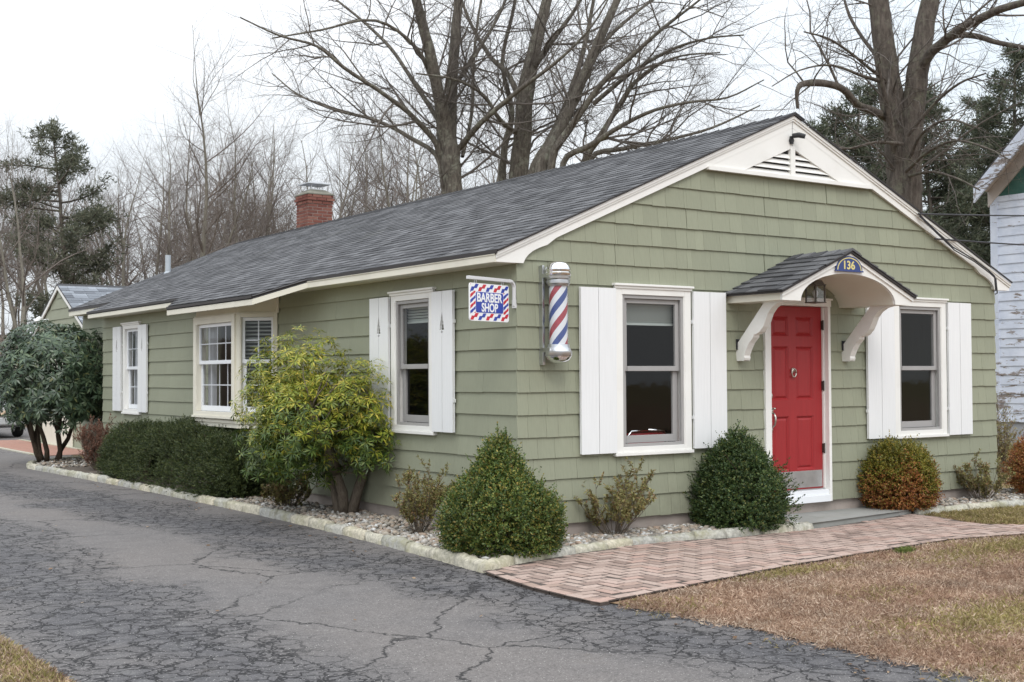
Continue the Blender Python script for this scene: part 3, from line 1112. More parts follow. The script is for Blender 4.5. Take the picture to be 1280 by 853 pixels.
# fallen leaves blown onto the lawn and along the edging
def fallen_leaves():
    g = np.random.default_rng(77)
    P = np.concatenate([np.stack([g.uniform(-1.2, 4.5, 170), g.uniform(-6.4, -2.7, 170), np.full(170, Z_LAWN + .022)], -1),
                        np.stack([g.normal(-1.08, .10, 70), g.uniform(-.8, 12, 70), np.full(70, Z_DRIVE + .006)], -1),
                        np.stack([g.normal(-1.22, .12, 50), g.uniform(-6, -2.9, 50), np.full(50, Z_DRIVE + .008)], -1),
                        np.stack([g.uniform(-4.8, -1.2, 40), g.uniform(-4, 9, 40), np.full(40, Z_DRIVE + .006)], -1)])
    n = len(P)
    th = g.uniform(0, 6.28, n)
    D = np.stack([np.cos(th), np.sin(th), g.uniform(-.05, .3, n)], -1)
    S = np.stack([-np.sin(th), np.cos(th), g.uniform(-.3, .3, n)], -1)
    L = g.uniform(.02, .05, n)[:, None]
    V = np.stack([P, P + D * L * .5 + S * L * .32, P + D * L, P + D * L * .5 - S * L * .32], 1).reshape(-1, 3)
    k = np.arange(n)[:, None] * 4
    me = np_mesh('leaves', V, np.concatenate([k, k + 1, k + 2, k + 3], 1), MATS['fallen_leaf'])
    tag(link(bpy.data.objects.new('leaves', me)), 'few dry brown leaves blown over the lawn and drive', None, None, 'stuff')


leaf_mat('fallen_leaf', [(0, (0.12, 0.07, 0.04)), (0.6, (0.24, 0.15, 0.085)), (1, (0.42, 0.33, 0.24))], 0.7, spec=0.2)
fallen_leaves()

# ------------------------------------------------------------------ the shop building
house = empty('house', (0, 0, 0))
tag(house, 'single storey sage green shingled shop with grey roof, white shutters and red door', 'building')
W_H, L_H = 7.33, 12.9
APX, ZR, SL = 3.665, 4.268, 0.4315
EAVE = -0.284
zr = lambda x: ZR - SL * abs(x - APX)

mb = MB()
mb.box(0.02, 0.02, -0.5, W_H - 0.02, L_H, 0.0)
mb.box(0.45, L_H, -0.5, W_H - 0.02, 15.7, 0.0)
mb.build('foundation', MATS['concrete_foundation'], house)

OPEN_F = [(1.165, 2.12, 0.65, 2.26), (5.38, 6.30, 0.69, 2.26), (3.25, 4.235, -0.5, 2.19)]
OPEN_S = [(1.48, 2.335, 0.83, 2.28), (10.83, 11.67, 0.83, 2.29), (5.42, 7.66, 0.74, 2.50)]


def wall_boxes(mb, u0, u1, z0, z1, opens, put):
    xs = sorted({u0, u1, *[o[0] for o in opens], *[o[1] for o in opens]})
    for a, b in zip(xs, xs[1:]):
        m = (a + b) / 2
        zz = z0
        for o in sorted([o for o in opens if o[0] < m < o[1]], key=lambda o: o[2]):
            if o[2] > zz:
                put(a, b, zz, o[2])
            zz = max(zz, o[3])
        if zz < z1:
            put(a, b, zz, z1)


mb = MB()
wall_boxes(mb, 0, W_H, 0.0, 2.40, OPEN_F, lambda a, b, c, d: mb.box(a, 0, c, b, 0.12, d))
mb.prism([(0, 2.40), (W_H, 2.40), (W_H, zr(W_H) - .06), (APX, ZR - .06), (0, zr(0) - .06)], fxz, 0.0, 0.12)
front_wall = mb.build('front_wall', MATS['siding_island'], house)
mb = MB()
wall_boxes(mb, 0.121, L_H, 0.0, 2.50, OPEN_S, lambda a, b, c, d: mb.box(0, a, c, 0.12, b, d))
side_wall = mb.build('side_wall', MATS['siding_island'], house)
mb = MB()
mb.box(W_H - .12, 0.121, 0, W_H, 15.7, 2.5)
mb.box(0.45, 15.58, 0, W_H - .121, 15.7, 2.7)
mb.box(0.43, L_H + .001, 0, 0.55, 15.579, 2.66)
mb.box(0.12, L_H - .12, 0, 0.549, L_H, 2.6)
mb.prism([(0.45, 2.70), (W_H, 2.501), (W_H, zr(W_H) - .06), (APX, ZR - .06), (0.45, zr(.45) - .06)], fxz, 15.58, 15.70)
rear_walls = mb.build('rear_wall', MATS['siding_island'], house)
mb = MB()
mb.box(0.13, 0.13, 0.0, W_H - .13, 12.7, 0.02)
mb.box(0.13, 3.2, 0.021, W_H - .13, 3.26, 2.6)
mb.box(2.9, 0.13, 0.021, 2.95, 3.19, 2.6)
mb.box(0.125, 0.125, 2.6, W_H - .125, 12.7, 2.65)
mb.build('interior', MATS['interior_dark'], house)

BUTTS = [-0.0117, 0.2069, 0.4124, 0.6178, 0.8162, 1.0296, 1.2433, 1.45, 1.654, 1.8632, 2.0753, 2.2819]
while BUTTS[-1] < 4.2:
    BUTTS.append(BUTTS[-1] + 0.2085)


def clip_poly(poly, a, b, c):
    """keep a*u + b*v <= c"""
    out = []
    for i in range(len(poly)):
        p, q = poly[i], poly[(i + 1) % len(poly)]
        dp, dq = a * p[0] + b * p[1] - c, a * q[0] + b * q[1] - c
        if dp <= 0:
            out.append(p)
        if dp * dq < 0:
            s = dp / (dp - dq)
            out.append((p[0] + (q[0] - p[0]) * s, p[1] + (q[1] - p[1]) * s))
    return out


def courses(u0, u1, ztop, opens, widths, r, gable=False):
    out = []
    for z0, z1 in zip(BUTTS, BUTTS[1:]):
        if z0 >= ztop - 0.02:
            break
        z1o = min(z1 + 0.012, ztop)
        cuts = [u0]
        u = u0 + r.uniform(0.05, widths[1])
        while u < u1:
            cuts.append(u)
            u += r.uniform(*widths)
        cuts.append(u1)
        for a, b in zip(cuts, cuts[1:]):
            edges = sorted({a, b, *[e for o in opens for e in o[:2] if a < e < b]})
            for p, q in zip(edges, edges[1:]):
                m = (p + q) / 2
                spans = [(z0, z1o)]
                for o in opens:
                    if o[0] - 1e-6 < m < o[1] + 1e-6:
                        ns = []
                        for s0, s1 in spans:
                            if s0 < o[2]:
                                ns.append((s0, min(s1, o[2])))
                            if s1 > o[3]:
                                ns.append((max(s0, o[3]), s1))
                        spans = [s for s in ns if s[1] - s[0] > 0.02]
                for s0, s1 in spans:
                    if q - p < 0.012:
                        continue
                    g = 0.0011
                    j = r.uniform(-.0025, .0025) if s0 == z0 else 0
                    poly = [(p + (g if p > u0 else 0), s0 + j), (q - (g if q < u1 else 0), s0 + j), (q - (g if q < u1 else 0), s1), (p + (g if p > u0 else 0), s1)]
                    if gable:
                        poly = clip_poly(poly, -SL, 1, ZR - .07 - SL * APX)
                        poly = clip_poly(poly, SL, 1, ZR - .07 + SL * APX)
                    if len(poly) > 2:
                        out.append((z0, z1o, poly, r.uniform(-.0012, .0012)))
    return out


def shingle_verts(piece, to3):
    z0, z1, poly, dt = piece
    w = lambda z: 0.005 + (0.0185 + dt) * (z1 - z) / (z1 - z0)
    n = len(poly)
    vs = [to3(u, v, w(v)) for u, v in poly] + [to3(u, v, 0.001) for u, v in poly]
    fs = [tuple(range(n)), tuple(range(2 * n - 1, n - 1, -1))] + [(i, i + n, (i + 1) % n + n, (i + 1) % n) for i in range(n)]
    return vs, fs


out_f = lambda u, v, w: (u, -w, v)
out_s = lambda u, v, w: (-w, u, v)
rs = random.Random(21)
pieces = [(p, out_f, front_wall, 0) for p in courses(-0.021, W_H + .021, 3.60, OPEN_F, (0.12, 0.27), rs, True)]
pieces += [(p, out_s, side_wall, 1) for p in courses(-0.004, L_H, 2.452, OPEN_S, (0.55, 1.25), rs)]


def weight(pc):
    p, to3, wall, k = pc
    us = [a for a, b in p[2]]
    vs = [b for a, b in p[2]]
    c = to3(sum(us) / len(us), sum(vs) / len(vs), 0)
    w = view_weight(c)
    return 0 if w == -1 else (max(us) - min(us)) * (max(vs) - min(vs)) * w[0]


pieces.sort(key=weight, reverse=True)
rest = {id(front_wall): MB(), id(side_wall): MB()}
for i, (p, to3, wall, k) in enumerate(pieces):
    vs, fs = shingle_verts(p, to3)
    if i < 300:
        c = Vector(vs[0])
        o = MB().add([tuple(Vector(v) - c) for v in vs], [f if k == 0 else f for f in fs]).build('shingle', MATS['siding_object'], wall, loc=c)
    else:
        rest[id(wall)].add(vs, fs)
for wall in (front_wall, side_wall):
    tag(rest[id(wall)].build('shingles', MATS['siding_island'], wall), kind='stuff')
# courses of the set-back rear part and its corner
mb = MB()
for z0, z1 in zip(BUTTS, BUTTS[1:]):
    if z0 > 2.5:
        break
    zz = min(z1 + .01, 2.62)
    vs, fs = shingle_verts((z0 + .08, zz + .08 if zz < 2.6 else zz, [(L_H, z0 + .08), (15.7, z0 + .08), (15.7, min(zz + .08, 2.62)), (L_H, min(zz + .08, 2.62))], 0), lambda u, v, w: (0.43 - w, u, v))
    mb.add(vs, fs)
tag(mb.build('shingles', MATS['siding_island'], rear_walls), kind='stuff')

# ------------------------------------------------------------------ roof
CS = 1 / math.sqrt(1 + SL * SL)
SLOPE_LEN = (APX - EAVE) / CS
roof = MB()


def slab(mb, poly, t=0.035):
    """a roof slab under a polygon (x, y) of the near slope"""
    n = len(poly)
    vs = [(x, y, zr(x) - .012) for x, y in poly] + [(x, y, zr(x) - .012 - t) for x, y in poly]
    mb.add(vs, [tuple(range(n)), tuple(range(2 * n - 1, n - 1, -1))] + [(i, i + n, (i + 1) % n + n, (i + 1) % n) for i in range(n)])


slab(roof, [(EAVE, -0.060), (APX, -0.060), (APX, 15.7), (0.15, 15.7), (0.15, 12.93), (EAVE, 12.93)])
slab(roof, [(APX, -0.060), (2 * APX - EAVE, -0.060), (2 * APX - EAVE, 15.7), (APX, 15.7)])
BAY_EDGE = [(EAVE, 3.93), (-0.68, 4.64), (-0.68, 7.66), (EAVE, 8.40)]
slab(roof, BAY_EDGE[::-1])
roof_o = roof.build('roof', MATS['roof_deck'], house)

EXP = 0.127


def tab_mesh_data(w, l, th):
    vs = [(-w / 2, 0, th), (w / 2, 0, th), (w / 2, l, 0.003), (-w / 2, l, 0.003), (-w / 2, 0, 0), (w / 2, 0, 0), (w / 2, l, -.003), (-w / 2, l, -.003)]
    fs = [(0, 1, 2, 3), (4, 7, 6, 5), (0, 4, 5, 1), (1, 5, 6, 2), (2, 6, 7, 3), (3, 7, 4, 0)]
    return vs, fs


# local frame of a tab: x along the eave, y up the slope, z out of the roof
def slope_matrix(origin, along, up):
    a, u = Vector(along).normalized(), Vector(up).normalized()
    n = a.cross(u)
    m = Matrix.Identity(4)
    for i in range(3):
        m[i][0], m[i][1], m[i][2], m[i][3] = a[i], u[i], n[i], origin[i]
    return m


def lay_tabs(rows, along, up, parent, n_single, r, exp, widths, single_mat, rest_mat, th=(0.006, 0.013)):
    """rows: list of (start point, run length)"""
    spots = []
    for p0, length in rows:
        s = -r.uniform(0, widths[1])
        while s < length:
            w = r.choice(widths)
            a, b = max(s, 0), min(s + w, length)
            if b - a > 0.03:
                spots.append((Vector(p0) + Vector(along) * ((a + b) / 2), b - a - 0.004, r.uniform(*th)))
            s += w
    spots.sort(key=lambda s: -(view_weight(s[0])[0] if view_weight(s[0]) != -1 else 0) * s[1])
    cache = {}
    rest = MB()
    for i, (p, w, t_) in enumerate(spots):
        m = slope_matrix(p, along, up)
        if i < n_single:
            key = (round(w, 2), round(t_, 3))
            if key not in cache:
                cache[key] = MB().add(*tab_mesh_data(w, exp * 1.12, t_)).mesh('roof_shingle', MATS[single_mat])
            o = bpy.data.objects.new('roof_shingle', cache[key])
            o.matrix_local = m
            link(o, parent)
        else:
            vs, fs = tab_mesh_data(w, exp * 1.12, t_)
            rest.add([tuple(m @ Vector(v)) for v in vs], fs)
    if rest.v:
        tag(rest.build('roof_shingles', MATS[rest_mat], parent), kind='stuff')


rr = random.Random(8)
rows = []
for k in range(-4, 34):
    d = k * EXP + 0.0
    x = EAVE + d * CS
    z = zr(x) - .006
    if k < 0:
        f = (EAVE - x) / (EAVE + 0.68)
        if x < -0.70:
            continue
        y0, y1 = 3.93 + 0.71 * f, 8.40 - 0.74 * f
    elif x < 0.15:
        y0, y1 = -0.10, 12.95
    else:
        y0, y1 = -0.10, 15.72
    rows.append(((x, y1, z), y1 - y0))
lay_tabs(rows, (0, -1, 0), (CS, 0, SL * CS), roof_o, 300, rr, EXP, (0.14, 0.17, 0.20, 0.25), 'roof_object', 'roof_island', (.008, .013))
mb = MB()
for k in range(int(15.8 / 0.2)):
    y = -0.10 + k * 0.2
    for s in (-1, 1):
        x0, x1 = APX, APX + s * 0.15
        t0 = 0.016
        mb.add([(x0, y, ZR + t0), (x1, y, zr(x1) + t0), (x1, y + .2, zr(x1) + .006), (x0, y + .2, ZR + .006),
                (x0, y, ZR), (x1, y, zr(x1)), (x1, y + .2, zr(x1)), (x0, y + .2, ZR)],
               [(0, 1, 2, 3), (4, 7, 6, 5), (0, 4, 5, 1), (1, 5, 6, 2), (2, 6, 7, 3)])
tag(mb.build('ridge_cap', MATS['roof_deck'], roof_o), kind='stuff')
mb = MB()                                                      # dark drip edges along rakes and eaves
for s in (-1, 1):
    xe = EAVE if s < 0 else 2 * APX - EAVE
    mb.add([(xe, -.096, zr(xe) - .004), (APX, -.096, ZR - .004), (APX, -.096, ZR - .020), (xe, -.096, zr(xe) - .020),
            (xe, -.08, zr(xe) - .004), (APX, -.08, ZR - .004), (APX, -.08, ZR - .020), (xe, -.08, zr(xe) - .020)],
           [(0, 1, 2, 3), (4, 7, 6, 5), (0, 4, 5, 1), (2, 6, 7, 3), (0, 3, 7, 4)])
mb.box(EAVE - .012, -.09, zr(EAVE) - .036, EAVE - .001, 3.93, zr(EAVE) - .002)
mb.box(EAVE - .012, 8.40, zr(EAVE) - .036, EAVE - .001, 12.94, zr(EAVE) - .002)
mb.box(0.138, 12.94, zr(.15) - .048, 0.149, 15.7, zr(.15) - .002)
mb.box(-0.694, 4.64, zr(-.68) - .036, -0.681, 7.66, zr(-.68) - .002)
for (xa, ya), (xb, yb) in ((BAY_EDGE[0], BAY_EDGE[1]), (BAY_EDGE[2], BAY_EDGE[3])):
    mb.tube([(xa, ya, zr(xa) - .02), (xb, yb, zr(xb) - .02)], .014, 4)
mb.build('drip_edge', MATS['drip_edge'], roof_o)

# eave fascia and soffit
mb = MB()
fz = zr(EAVE)
mb.box(EAVE, -0.05, fz - .115, EAVE + .025, 3.96, fz - .05)
mb.box(EAVE, 8.37, fz - .115, EAVE + .025, 12.9, fz - .05)
mb.box(EAVE - .008, -0.05, fz - .0495, EAVE + .02, 3.94, fz - .037)
mb.box(0.15, 12.93, zr(.15) - .135, 0.175, 15.7, zr(.15) - .05)
mb.box(-.681, 4.63, zr(-.68) - .12, -.656, 7.67, zr(-.68) - .05)
for a, b in ((BAY_EDGE[0], BAY_EDGE[1]), (BAY_EDGE[3], BAY_EDGE[2])):
    xa, ya, xb, yb = *a, *b
    s = 0.02 if b is BAY_EDGE[1] else -0.02
    mb.add([(xa, ya, zr(xa) - .05), (xb, yb, zr(xb) - .05), (xb, yb, zr(xb) - .12), (xa, ya, zr(xa) - .115),
            (xa, ya + s, zr(xa) - .05), (xb, yb + s, zr(xb) - .05), (xb, yb + s, zr(xb) - .12), (xa, ya + s, zr(xa) - .115)],
           [(0, 1, 2, 3), (7, 6, 5, 4), (0, 4, 5, 1), (1, 5, 6, 2), (2, 6, 7, 3), (3, 7, 4, 0)])
mb.build('eave_fascia', MATS['cream_trim'], house, bevel=.003)
mb = MB()
mb.box(EAVE + .0255, -0.003, fz - .113, 0.0, 12.9, fz - .098)
mb.box(0.175, 12.93, zr(.15) - .13, 0.43, 15.7, zr(.15) - .115)
mb.add([(x, y, zr(x) - .105) for x, y in ((-.655, 4.66), (-.655, 7.64), (-.25, 8.38), (-.25, 3.95))] + [(x, y, zr(x) - .09) for x, y in ((-.655, 4.66), (-.655, 7.64), (-.25, 8.38), (-.25, 3.95))],
       [(0, 1, 2, 3), (7, 6, 5, 4), (0, 4, 5, 1), (1, 5, 6, 2), (2, 6, 7, 3), (3, 7, 4, 0)])
mb.build('soffit', MATS['cream_trim'], house)

# white rake boards, corbels and the louvred gable
mb = MB()
band = 0.150
for s in (1, -1):
    X = lambda x: x if s > 0 else 2 * APX - x
    corb = [(-0.27, 2.455), (0.03, 2.455), (0.05, 2.495), (0.085, 2.535), (0.14, 2.575), (0.22, 2.612), (0.31, 2.643), (0.42, zr(.42) - band)]
    poly = corb + [(APX - .0005, ZR - band), (APX - .0005, ZR - .034), (-0.27, zr(-.27) - .034)]
    poly = [(X(x), z) for x, z in poly]
    mb.prism(poly if s > 0 else poly[::-1], fxz, -0.052, -0.004)
rake = mb.build('rake_board', MATS['white_trim'], house, bevel=.004)
mb = MB()
for s in (1, -1):
    X = lambda x: x if s > 0 else 2 * APX - x
    for (a, b, y0) in ((.026, .056, -.078), (.0565, .080, -.066)):
        poly = [(X(-.28), zr(-.28) - b), (X(APX), ZR - b), (X(APX), ZR - a), (X(-.28), zr(-.28) - a)]
        mb.prism(poly if s > 0 else poly[::-1], fxz, y0, -0.053)
mb.build('rake_moulding', MATS['white_trim'], house)
mb = MB()
zb = 3.575
vl, vr, va = 2.90, 2 * APX - 2.90, 3.895
xl = APX - (ZR - band - zb) / SL
xr = 2 * APX - xl
mb.prism([(xl, zb), (vl, zb), (APX, va), (APX, ZR - band)], fxz, -0.050, -0.004)
mb.prism([(APX, va), (vr, zb), (xr, zb), (APX, ZR - band)], fxz, -0.050, -0.004)
mb.prism([(xl - .02, zb - .035), (xr + .02, zb - .035), (xr + .02, zb), (xl - .02, zb)], fxz, -0.078, -0.004)
mb.build('gable_panel', MATS['white_trim'], house, bevel=.003)
vent = MB()
vent.prism([(vl, zb), (vr, zb), (APX, va)], fxz, -0.012, -0.004)
vent_o = vent.build('gable_vent', MATS['interior_dark'], house)
for s in (-1, 1):
    for k in range(5):
        z0 = zb + 0.004 + k * 0.064
        hw = lambda z: (va - z) / (va - zb) * (APX - vl)
        a0, a1 = hw(z0), hw(z0 + .048)
        if a1 < 0.06:
            continue
        x0 = APX + s * 0.02
        mb = MB()
        vs = [(x0, -.050, z0), (APX + s * a0, -.050, z0), (APX + s * a1, -.016, z0 + .050), (x0, -.016, z0 + .050),
              (x0, -.042, z0 - .002), (APX + s * a0, -.042, z0 - .002), (APX + s * a1, -.013, z0 + .044), (x0, -.013, z0 + .044)]
        mb.add(vs, [(0, 1, 2, 3), (7, 6, 5, 4), (0, 4, 5, 1), (1, 5, 6, 2), (2, 6, 7, 3), (3, 7, 4, 0)])
        mb.build('louvre_slat', MATS['white_trim'], vent_o)
mb = MB()
mb.box(APX - .034, -.060, zb + .001, APX + .034, -.010, va + .015)
mb.build('mullion', MATS['white_trim'], vent_o, bevel=.003)


# ------------------------------------------------------------------ windows (local frame: x right as seen from outside, -y outwards)
def make_window(name_loc, rz, w, z0, z1, style, cut_casing=True):
    root = empty('window', (name_loc[0], name_loc[1], 0), house, rz)
    cw = style.get('cw', 0.085)
    trim = MATS[style.get('trim', 'white_trim')]
    mb = MB()
    mb.box(0, -.045, z0, cw, 0.01, z1)
    mb.box(w - cw, -.045, z0, w, 0.01, z1)
    mb.box(cw + .0005, -.045, z1 - cw, w - cw - .0005, 0.01, z1 - .0005)
    mb.box(cw + .0005, -.045, z0 + .0005, w - cw - .0005, 0.01, z0 + .055)
    for a in (cw, w - cw - .012):                                   # inner jamb
        mb.box(a, -.040, z0 + .056, a + .012, 0.10, z1 - cw - .001)
    mb.build('casing', trim, root, bevel=.003)
    if style.get('cap', True):
        mb = MB()
        mb.box(-.025, -.075, z1, w + .025, 0.0, z1 + .022)
        mb.box(-.012, -.058, z1 - .026, w + .012, -.0455, z1 - .0005)
        mb.build('head_cap', trim, root, bevel=.003)
    mb = MB()
    mb.box(-.015, -.062, z0 - .032, w + .015, 0.0, z0 - .0005)
    mb.build('sill', trim, root, bevel=.003)
    a, b, c, d = cw + .013, w - cw - .013, z0 + .056, z1 - cw - .001
    mid = style.get('mid', (c + d) / 2)
    sm = MATS[style.get('sash', 'storm_gray')]
    fw = style.get('fw', 0.05)
    if style.get('storm', True):
        mb = MB()                                                   # storm frame
        mb.box(a, -.030, c, a + .03, -.004, d)
        mb.box(b - .03, -.030, c, b, -.004, d)
        mb.box(a + .0305, -.030, d - .035, b - .0305, -.004, d - .0005)
        mb.box(a + .0305, -.030, c + .0005, b - .0305, -.004, c + .03)
        mb.build('storm_frame', sm, root, bevel=.002)
        a, b, c, d = a + .031, b - .031, c + .031, d - .036
    for lo, hi, yy, low in ((mid - .022, d, 0.0, False), (c, mid + .022, 0.03, True)):
        mb = MB()
        f2 = fw if not low else fw + .012
        bot = .075 if low else 0.05
        mb.box(a, yy, lo, a + f2, yy + .028, hi)
        mb.box(b - f2, yy, lo, b, yy + .028, hi)
        mb.box(a + f2 + .0005, yy, hi - .045, b - f2 - .0005, yy + .028, hi - .0005)
        mb.box(a + f2 + .0005, yy - (.008 if not low else 0), lo + .0005, b - f2 - .0005, yy + .028, lo + bot)
        sash = mb.build('sash', sm, root, bevel=.002)
        gb = MB()
        gb.add([(a + f2 - .005, yy + .014, lo + bot - .005), (b - f2 + .005, yy + .014, lo + bot - .005), (b - f2 + .005, yy + .014, hi - .04), (a + f2 - .005, yy + .014, hi - .04)], [(0, 1, 2, 3)])
        gb.build('pane', MATS['window_glass'], root)
        nx, nz = style.get('grid', (0, 0)) if not low else style.get('grid_low', style.get('grid', (0, 0)))
        if nx:
            mb = MB()
            gx0, gx1, gz0, gz1 = a + f2, b - f2, lo + bot, hi - .045
            for i in range(1, nx):
                x = gx0 + (gx1 - gx0) * i / nx
                mb.box(x - .008, yy + .018, gz0, x + .008, yy + .026, gz1)
            for i in range(1, nz):
                z = gz0 + (gz1 - gz0) * i / nz
                mb.box(gx0, yy + .0175, z - .008, gx1, yy + .0265, z + .008)
            mb.build('muntin', MATS['vinyl_white'], root)
    if 'blind' in style:
        mb = MB()
        top, bot = d - .01, style['blind']
        z = top
        while z > bot:
            mb.add([(a + .01, .085, z), (b - .01, .085, z), (b - .01, .098, z - .020), (a + .01, .098, z - .020)], [(0, 1, 2, 3)])
            mb.add([(a + .01, .0855, z - .001), (b - .01, .0855, z - .001), (b - .01, .0985, z - .021), (a + .01, .0985, z - .021)], [(3, 2, 1, 0)])
            z -= style.get('pitch', .022)
        mb.box(a + .01, .082, bot - .022, b - .01, .1, bot)
        mb.build('blind', MATS['blind'], root)
    if 'curtain' in style:
        mb = MB()
        for c0, c1 in style['curtain']:
            n = 28
            pts = [(a + (b - a) * (c0 + (c1 - c0) * i / n), .14 + .02 * math.sin(i * 1.4)) for i in range(n + 1)]
            vs = [(x, y, c + .01) for x, y in pts] + [(x, y, d - .01) for x, y in pts]
            mb.add(vs, [(i, i + 1, i + n + 2, i + n + 1) for i in range(n)])
        mb.build('curtain', MATS['curtain'], root)
    return root


G1 = dict(mid=1.462, blind=1.925)
make_window((1.14, 0), 0, 1.00, 0.635, 2.285, G1)
make_window((5.355, 0), 0, 0.965, 0.670, 2.285, dict(mid=1.462))
make_window((0, 2.355), -math.pi / 2, 0.895, 0.825, 2.295, dict(mid=1.50, blind=1.99, pitch=.03))
make_window((0, 11.69), -math.pi / 2, 0.88, 0.825, 2.305, dict(mid=1.56, sash='vinyl_white', storm=False, curtain=[(0, .42), (.66, 1)], grid=(3, 2)))


# shutters: two boards on battens
def pine_notch(x, s, zc, k):
    """half of a pine tree cut into the meeting edge at x, boards lie on side s"""
    half = [(0.0, -.085), (.016, -.083), (.016, -.062), (.005, -.060), (.010, -.050), (.044, -.048), (.028, -.018), (.036, -.015), (.022, .022), (.029, .025), (.013, .062), (.018, .066), (0.0, .14)]
    return [(x + s * a * k, zc + b * k) for a, b in half]


def make_shutter(loc, rz, w, z0, z1, notch=False):
    mb = MB()
    for z in (z0 + .18, z1 - .24):
        mb.box(.03, -.034, z, w - .03, -.022, z + .07)
    root = mb.build('shutter', MATS['shutter_white'], house)
    root.location = (loc[0], loc[1], 0)
    root.rotation_euler = (0, 0, rz)
    for i in range(2):
        x0, x1 = (0, w / 2 - .005) if i == 0 else (w / 2 + .005, w)
        poly = [(x0, z0), (x1, z0), (x1, z1), (x0, z1)]
        if notch:
            zc = z1 - .345
            if i == 0:
                nt_ = pine_notch(x1, -1, zc, 1.0)
                poly = [(x0, z0), (x1, z0)] + nt_ + [(x1, z1), (x0, z1)]
            else:
                nt_ = pine_notch(x0, 1, zc, 1.0)
                poly = [(x0, z0), (x1, z0), (x1, z1), (x0, z1)] + nt_[::-1]
        mb = MB()
        mb.prism(poly, fxz, -.062, -.035)
        mb.build('board', MATS['shutter_white'], root, bevel=.0025)
    mb = MB()
    for z in (z0 + .3, z1 - .33):
        mb.box(-.012 if rz == 0 and loc[0] > 2 else w - .006, -.058, z, .006 if rz == 0 and loc[0] > 2 else w + .012, -.030, z + .035)
    mb.build('hinge', MATS['shutter_white'], root)
    return root


make_shutter((0.70, 0), 0, 0.435, 0.640, 2.252)
make_shutter((2.165, 0), 0, 0.455, 0.645, 2.255)
make_shutter((4.862, 0), 0, 0.470, 0.655, 2.260)
make_shutter((6.345, 0), 0, 0.445, 0.655, 2.262)
make_shutter((0, 2.81), -math.pi / 2, 0.42, 0.835, 2.262, True)
make_shutter((0, 1.462), -math.pi / 2, 0.40, 0.835, 2.262, True)
make_shutter((0, 12.18), -math.pi / 2, 0.43, 0.84, 2.270, True)
make_shutter((0, 10.84), -math.pi / 2, 0.42, 0.84, 2.262, True)

# ------------------------------------------------------------------ bay window
bay = MB()
BD, BY0, BY1 = 0.40, 5.78, 7.28
foot = [(0.0, 5.40), (-BD, BY0), (-BD, BY1), (0.0, 7.66)]
bay.prism([(x, y) for x, y in foot], fxy, 0.74, 0.84)
bay.prism([(x, y) for x, y in foot], fxy, 2.235, 2.455)
big = [(0.0, 5.37), (-BD - .02, BY0 - .012), (-BD - .02, BY1 + .012), (0.0, 7.69)]
bay.prism(big, fxy, 0.80, 0.835)
bay.prism(big, fxy, 2.225, 2.245)
for x, y in ((-BD, BY0), (-BD, BY1)):
    bay.tube([(x + .028, y + (.012 if y < 6 else -.012), .835), (x + .028, y + (.012 if y < 6 else -.012), 2.226)], .045, 8)
bay_o = bay.build('bay_window', MATS['cream_trim'], house, bevel=.003)
mb = MB()                                                           # cheek board over the angled light, against the wall
mb.box(-.035, 5.33, 2.225, -.022, 5.46, 2.45)
mb.build('cheek_board', MATS['cream_trim'], bay_o)
BAYST = dict(trim='cream_trim', sash='vinyl_white', storm=False, cap=False, mid=1.60, fw=.04)
w1 = make_window((-BD, BY1 - .01), -math.pi / 2, BY1 - BY0 - .02, 0.885, 2.225, dict(BAYST, cw=.10, grid=(4, 2), curtain=[(0, .2), (.8, 1)]))
ang = math.atan2(5.40 - BY0, BD)
ln = math.hypot(BD, BY0 - 5.40)
w2 = make_window((-BD + .0, BY0), ang, ln, 0.885, 2.225, dict(BAYST, cw=.05, grid=(2, 2), fw=.035, blind=1.0, pitch=.05))

# ------------------------------------------------------------------ door
mb = MB()
mb.box(3.215, -.045, -.02, 3.305, .10, 2.155)
mb.box(4.212, -.045, -.02, 4.252, .10, 2.155)
mb.box(3.20, -.045, 2.156, 4.265, .10, 2.225)
mb.box(3.19, -.065, 2.2255, 4.275, .0, 2.245)
mb.box(3.306, .02, -.02, 3.316, .10, 2.155)
mb.box(4.200, .02, -.02, 4.211, .10, 2.155)
mb.build('door_frame', MATS['white_trim'], house, bevel=.003)
mb = MB()
mb.box(3.3055, -.055, -.02, 4.2115, .10, .055)
mb.box(3.3055, -.030, .0555, 4.2115, .10, .112)
sill = mb.build('door_sill', MATS['vinyl_white'], house, bevel=.003)
mb = MB()
mb.box(3.3165, .012, .1125, 4.1995, .10, .126)
mb.build('threshold', MATS['kick_metal'], sill)
mb = MB()
cols = [(3.42, 3.667), (3.785, 4.06)]
rowz = [(.345, .937), (1.117, 1.708), (1.82, 2.036)]
holes = [(a, b, c, d) for a, b in cols for c, d in rowz]
dx0, dx1, dz0, dz1 = 3.318, 4.198, .128, 2.152
wall_boxes(mb, dx0, dx1, dz0, dz1, holes, lambda a, b, c, d: mb.box(a, .045, c, b, .085, d))
door = mb.build('door', MATS['door_red'], house)
for a, b, c, d in holes:
    mb = MB()
    m1, m2 = .022, .045
    vs = [(a, .045, c), (b, .045, c), (b, .045, d), (a, .045, d),
          (a + m1, .066, c + m1), (b - m1, .066, c + m1), (b - m1, .066, d - m1), (a + m1, .066, d - m1),
          (a + m2, .052, c + m2), (b - m2, .052, c + m2), (b - m2, .052, d - m2), (a + m2, .052, d - m2)]
    fs = [(8, 9, 10, 11)]
    for i in range(4):
        k = (i + 1) % 4
        fs += [(i, k, 4 + k, 4 + i), (4 + i, 4 + k, 8 + k, 8 + i)]
    mb.add(vs, fs)
    mb.build('panel', MATS['door_red'], door)
mb = MB()
mb.box(3.335, .039, .142, 4.183, .0445, .328)
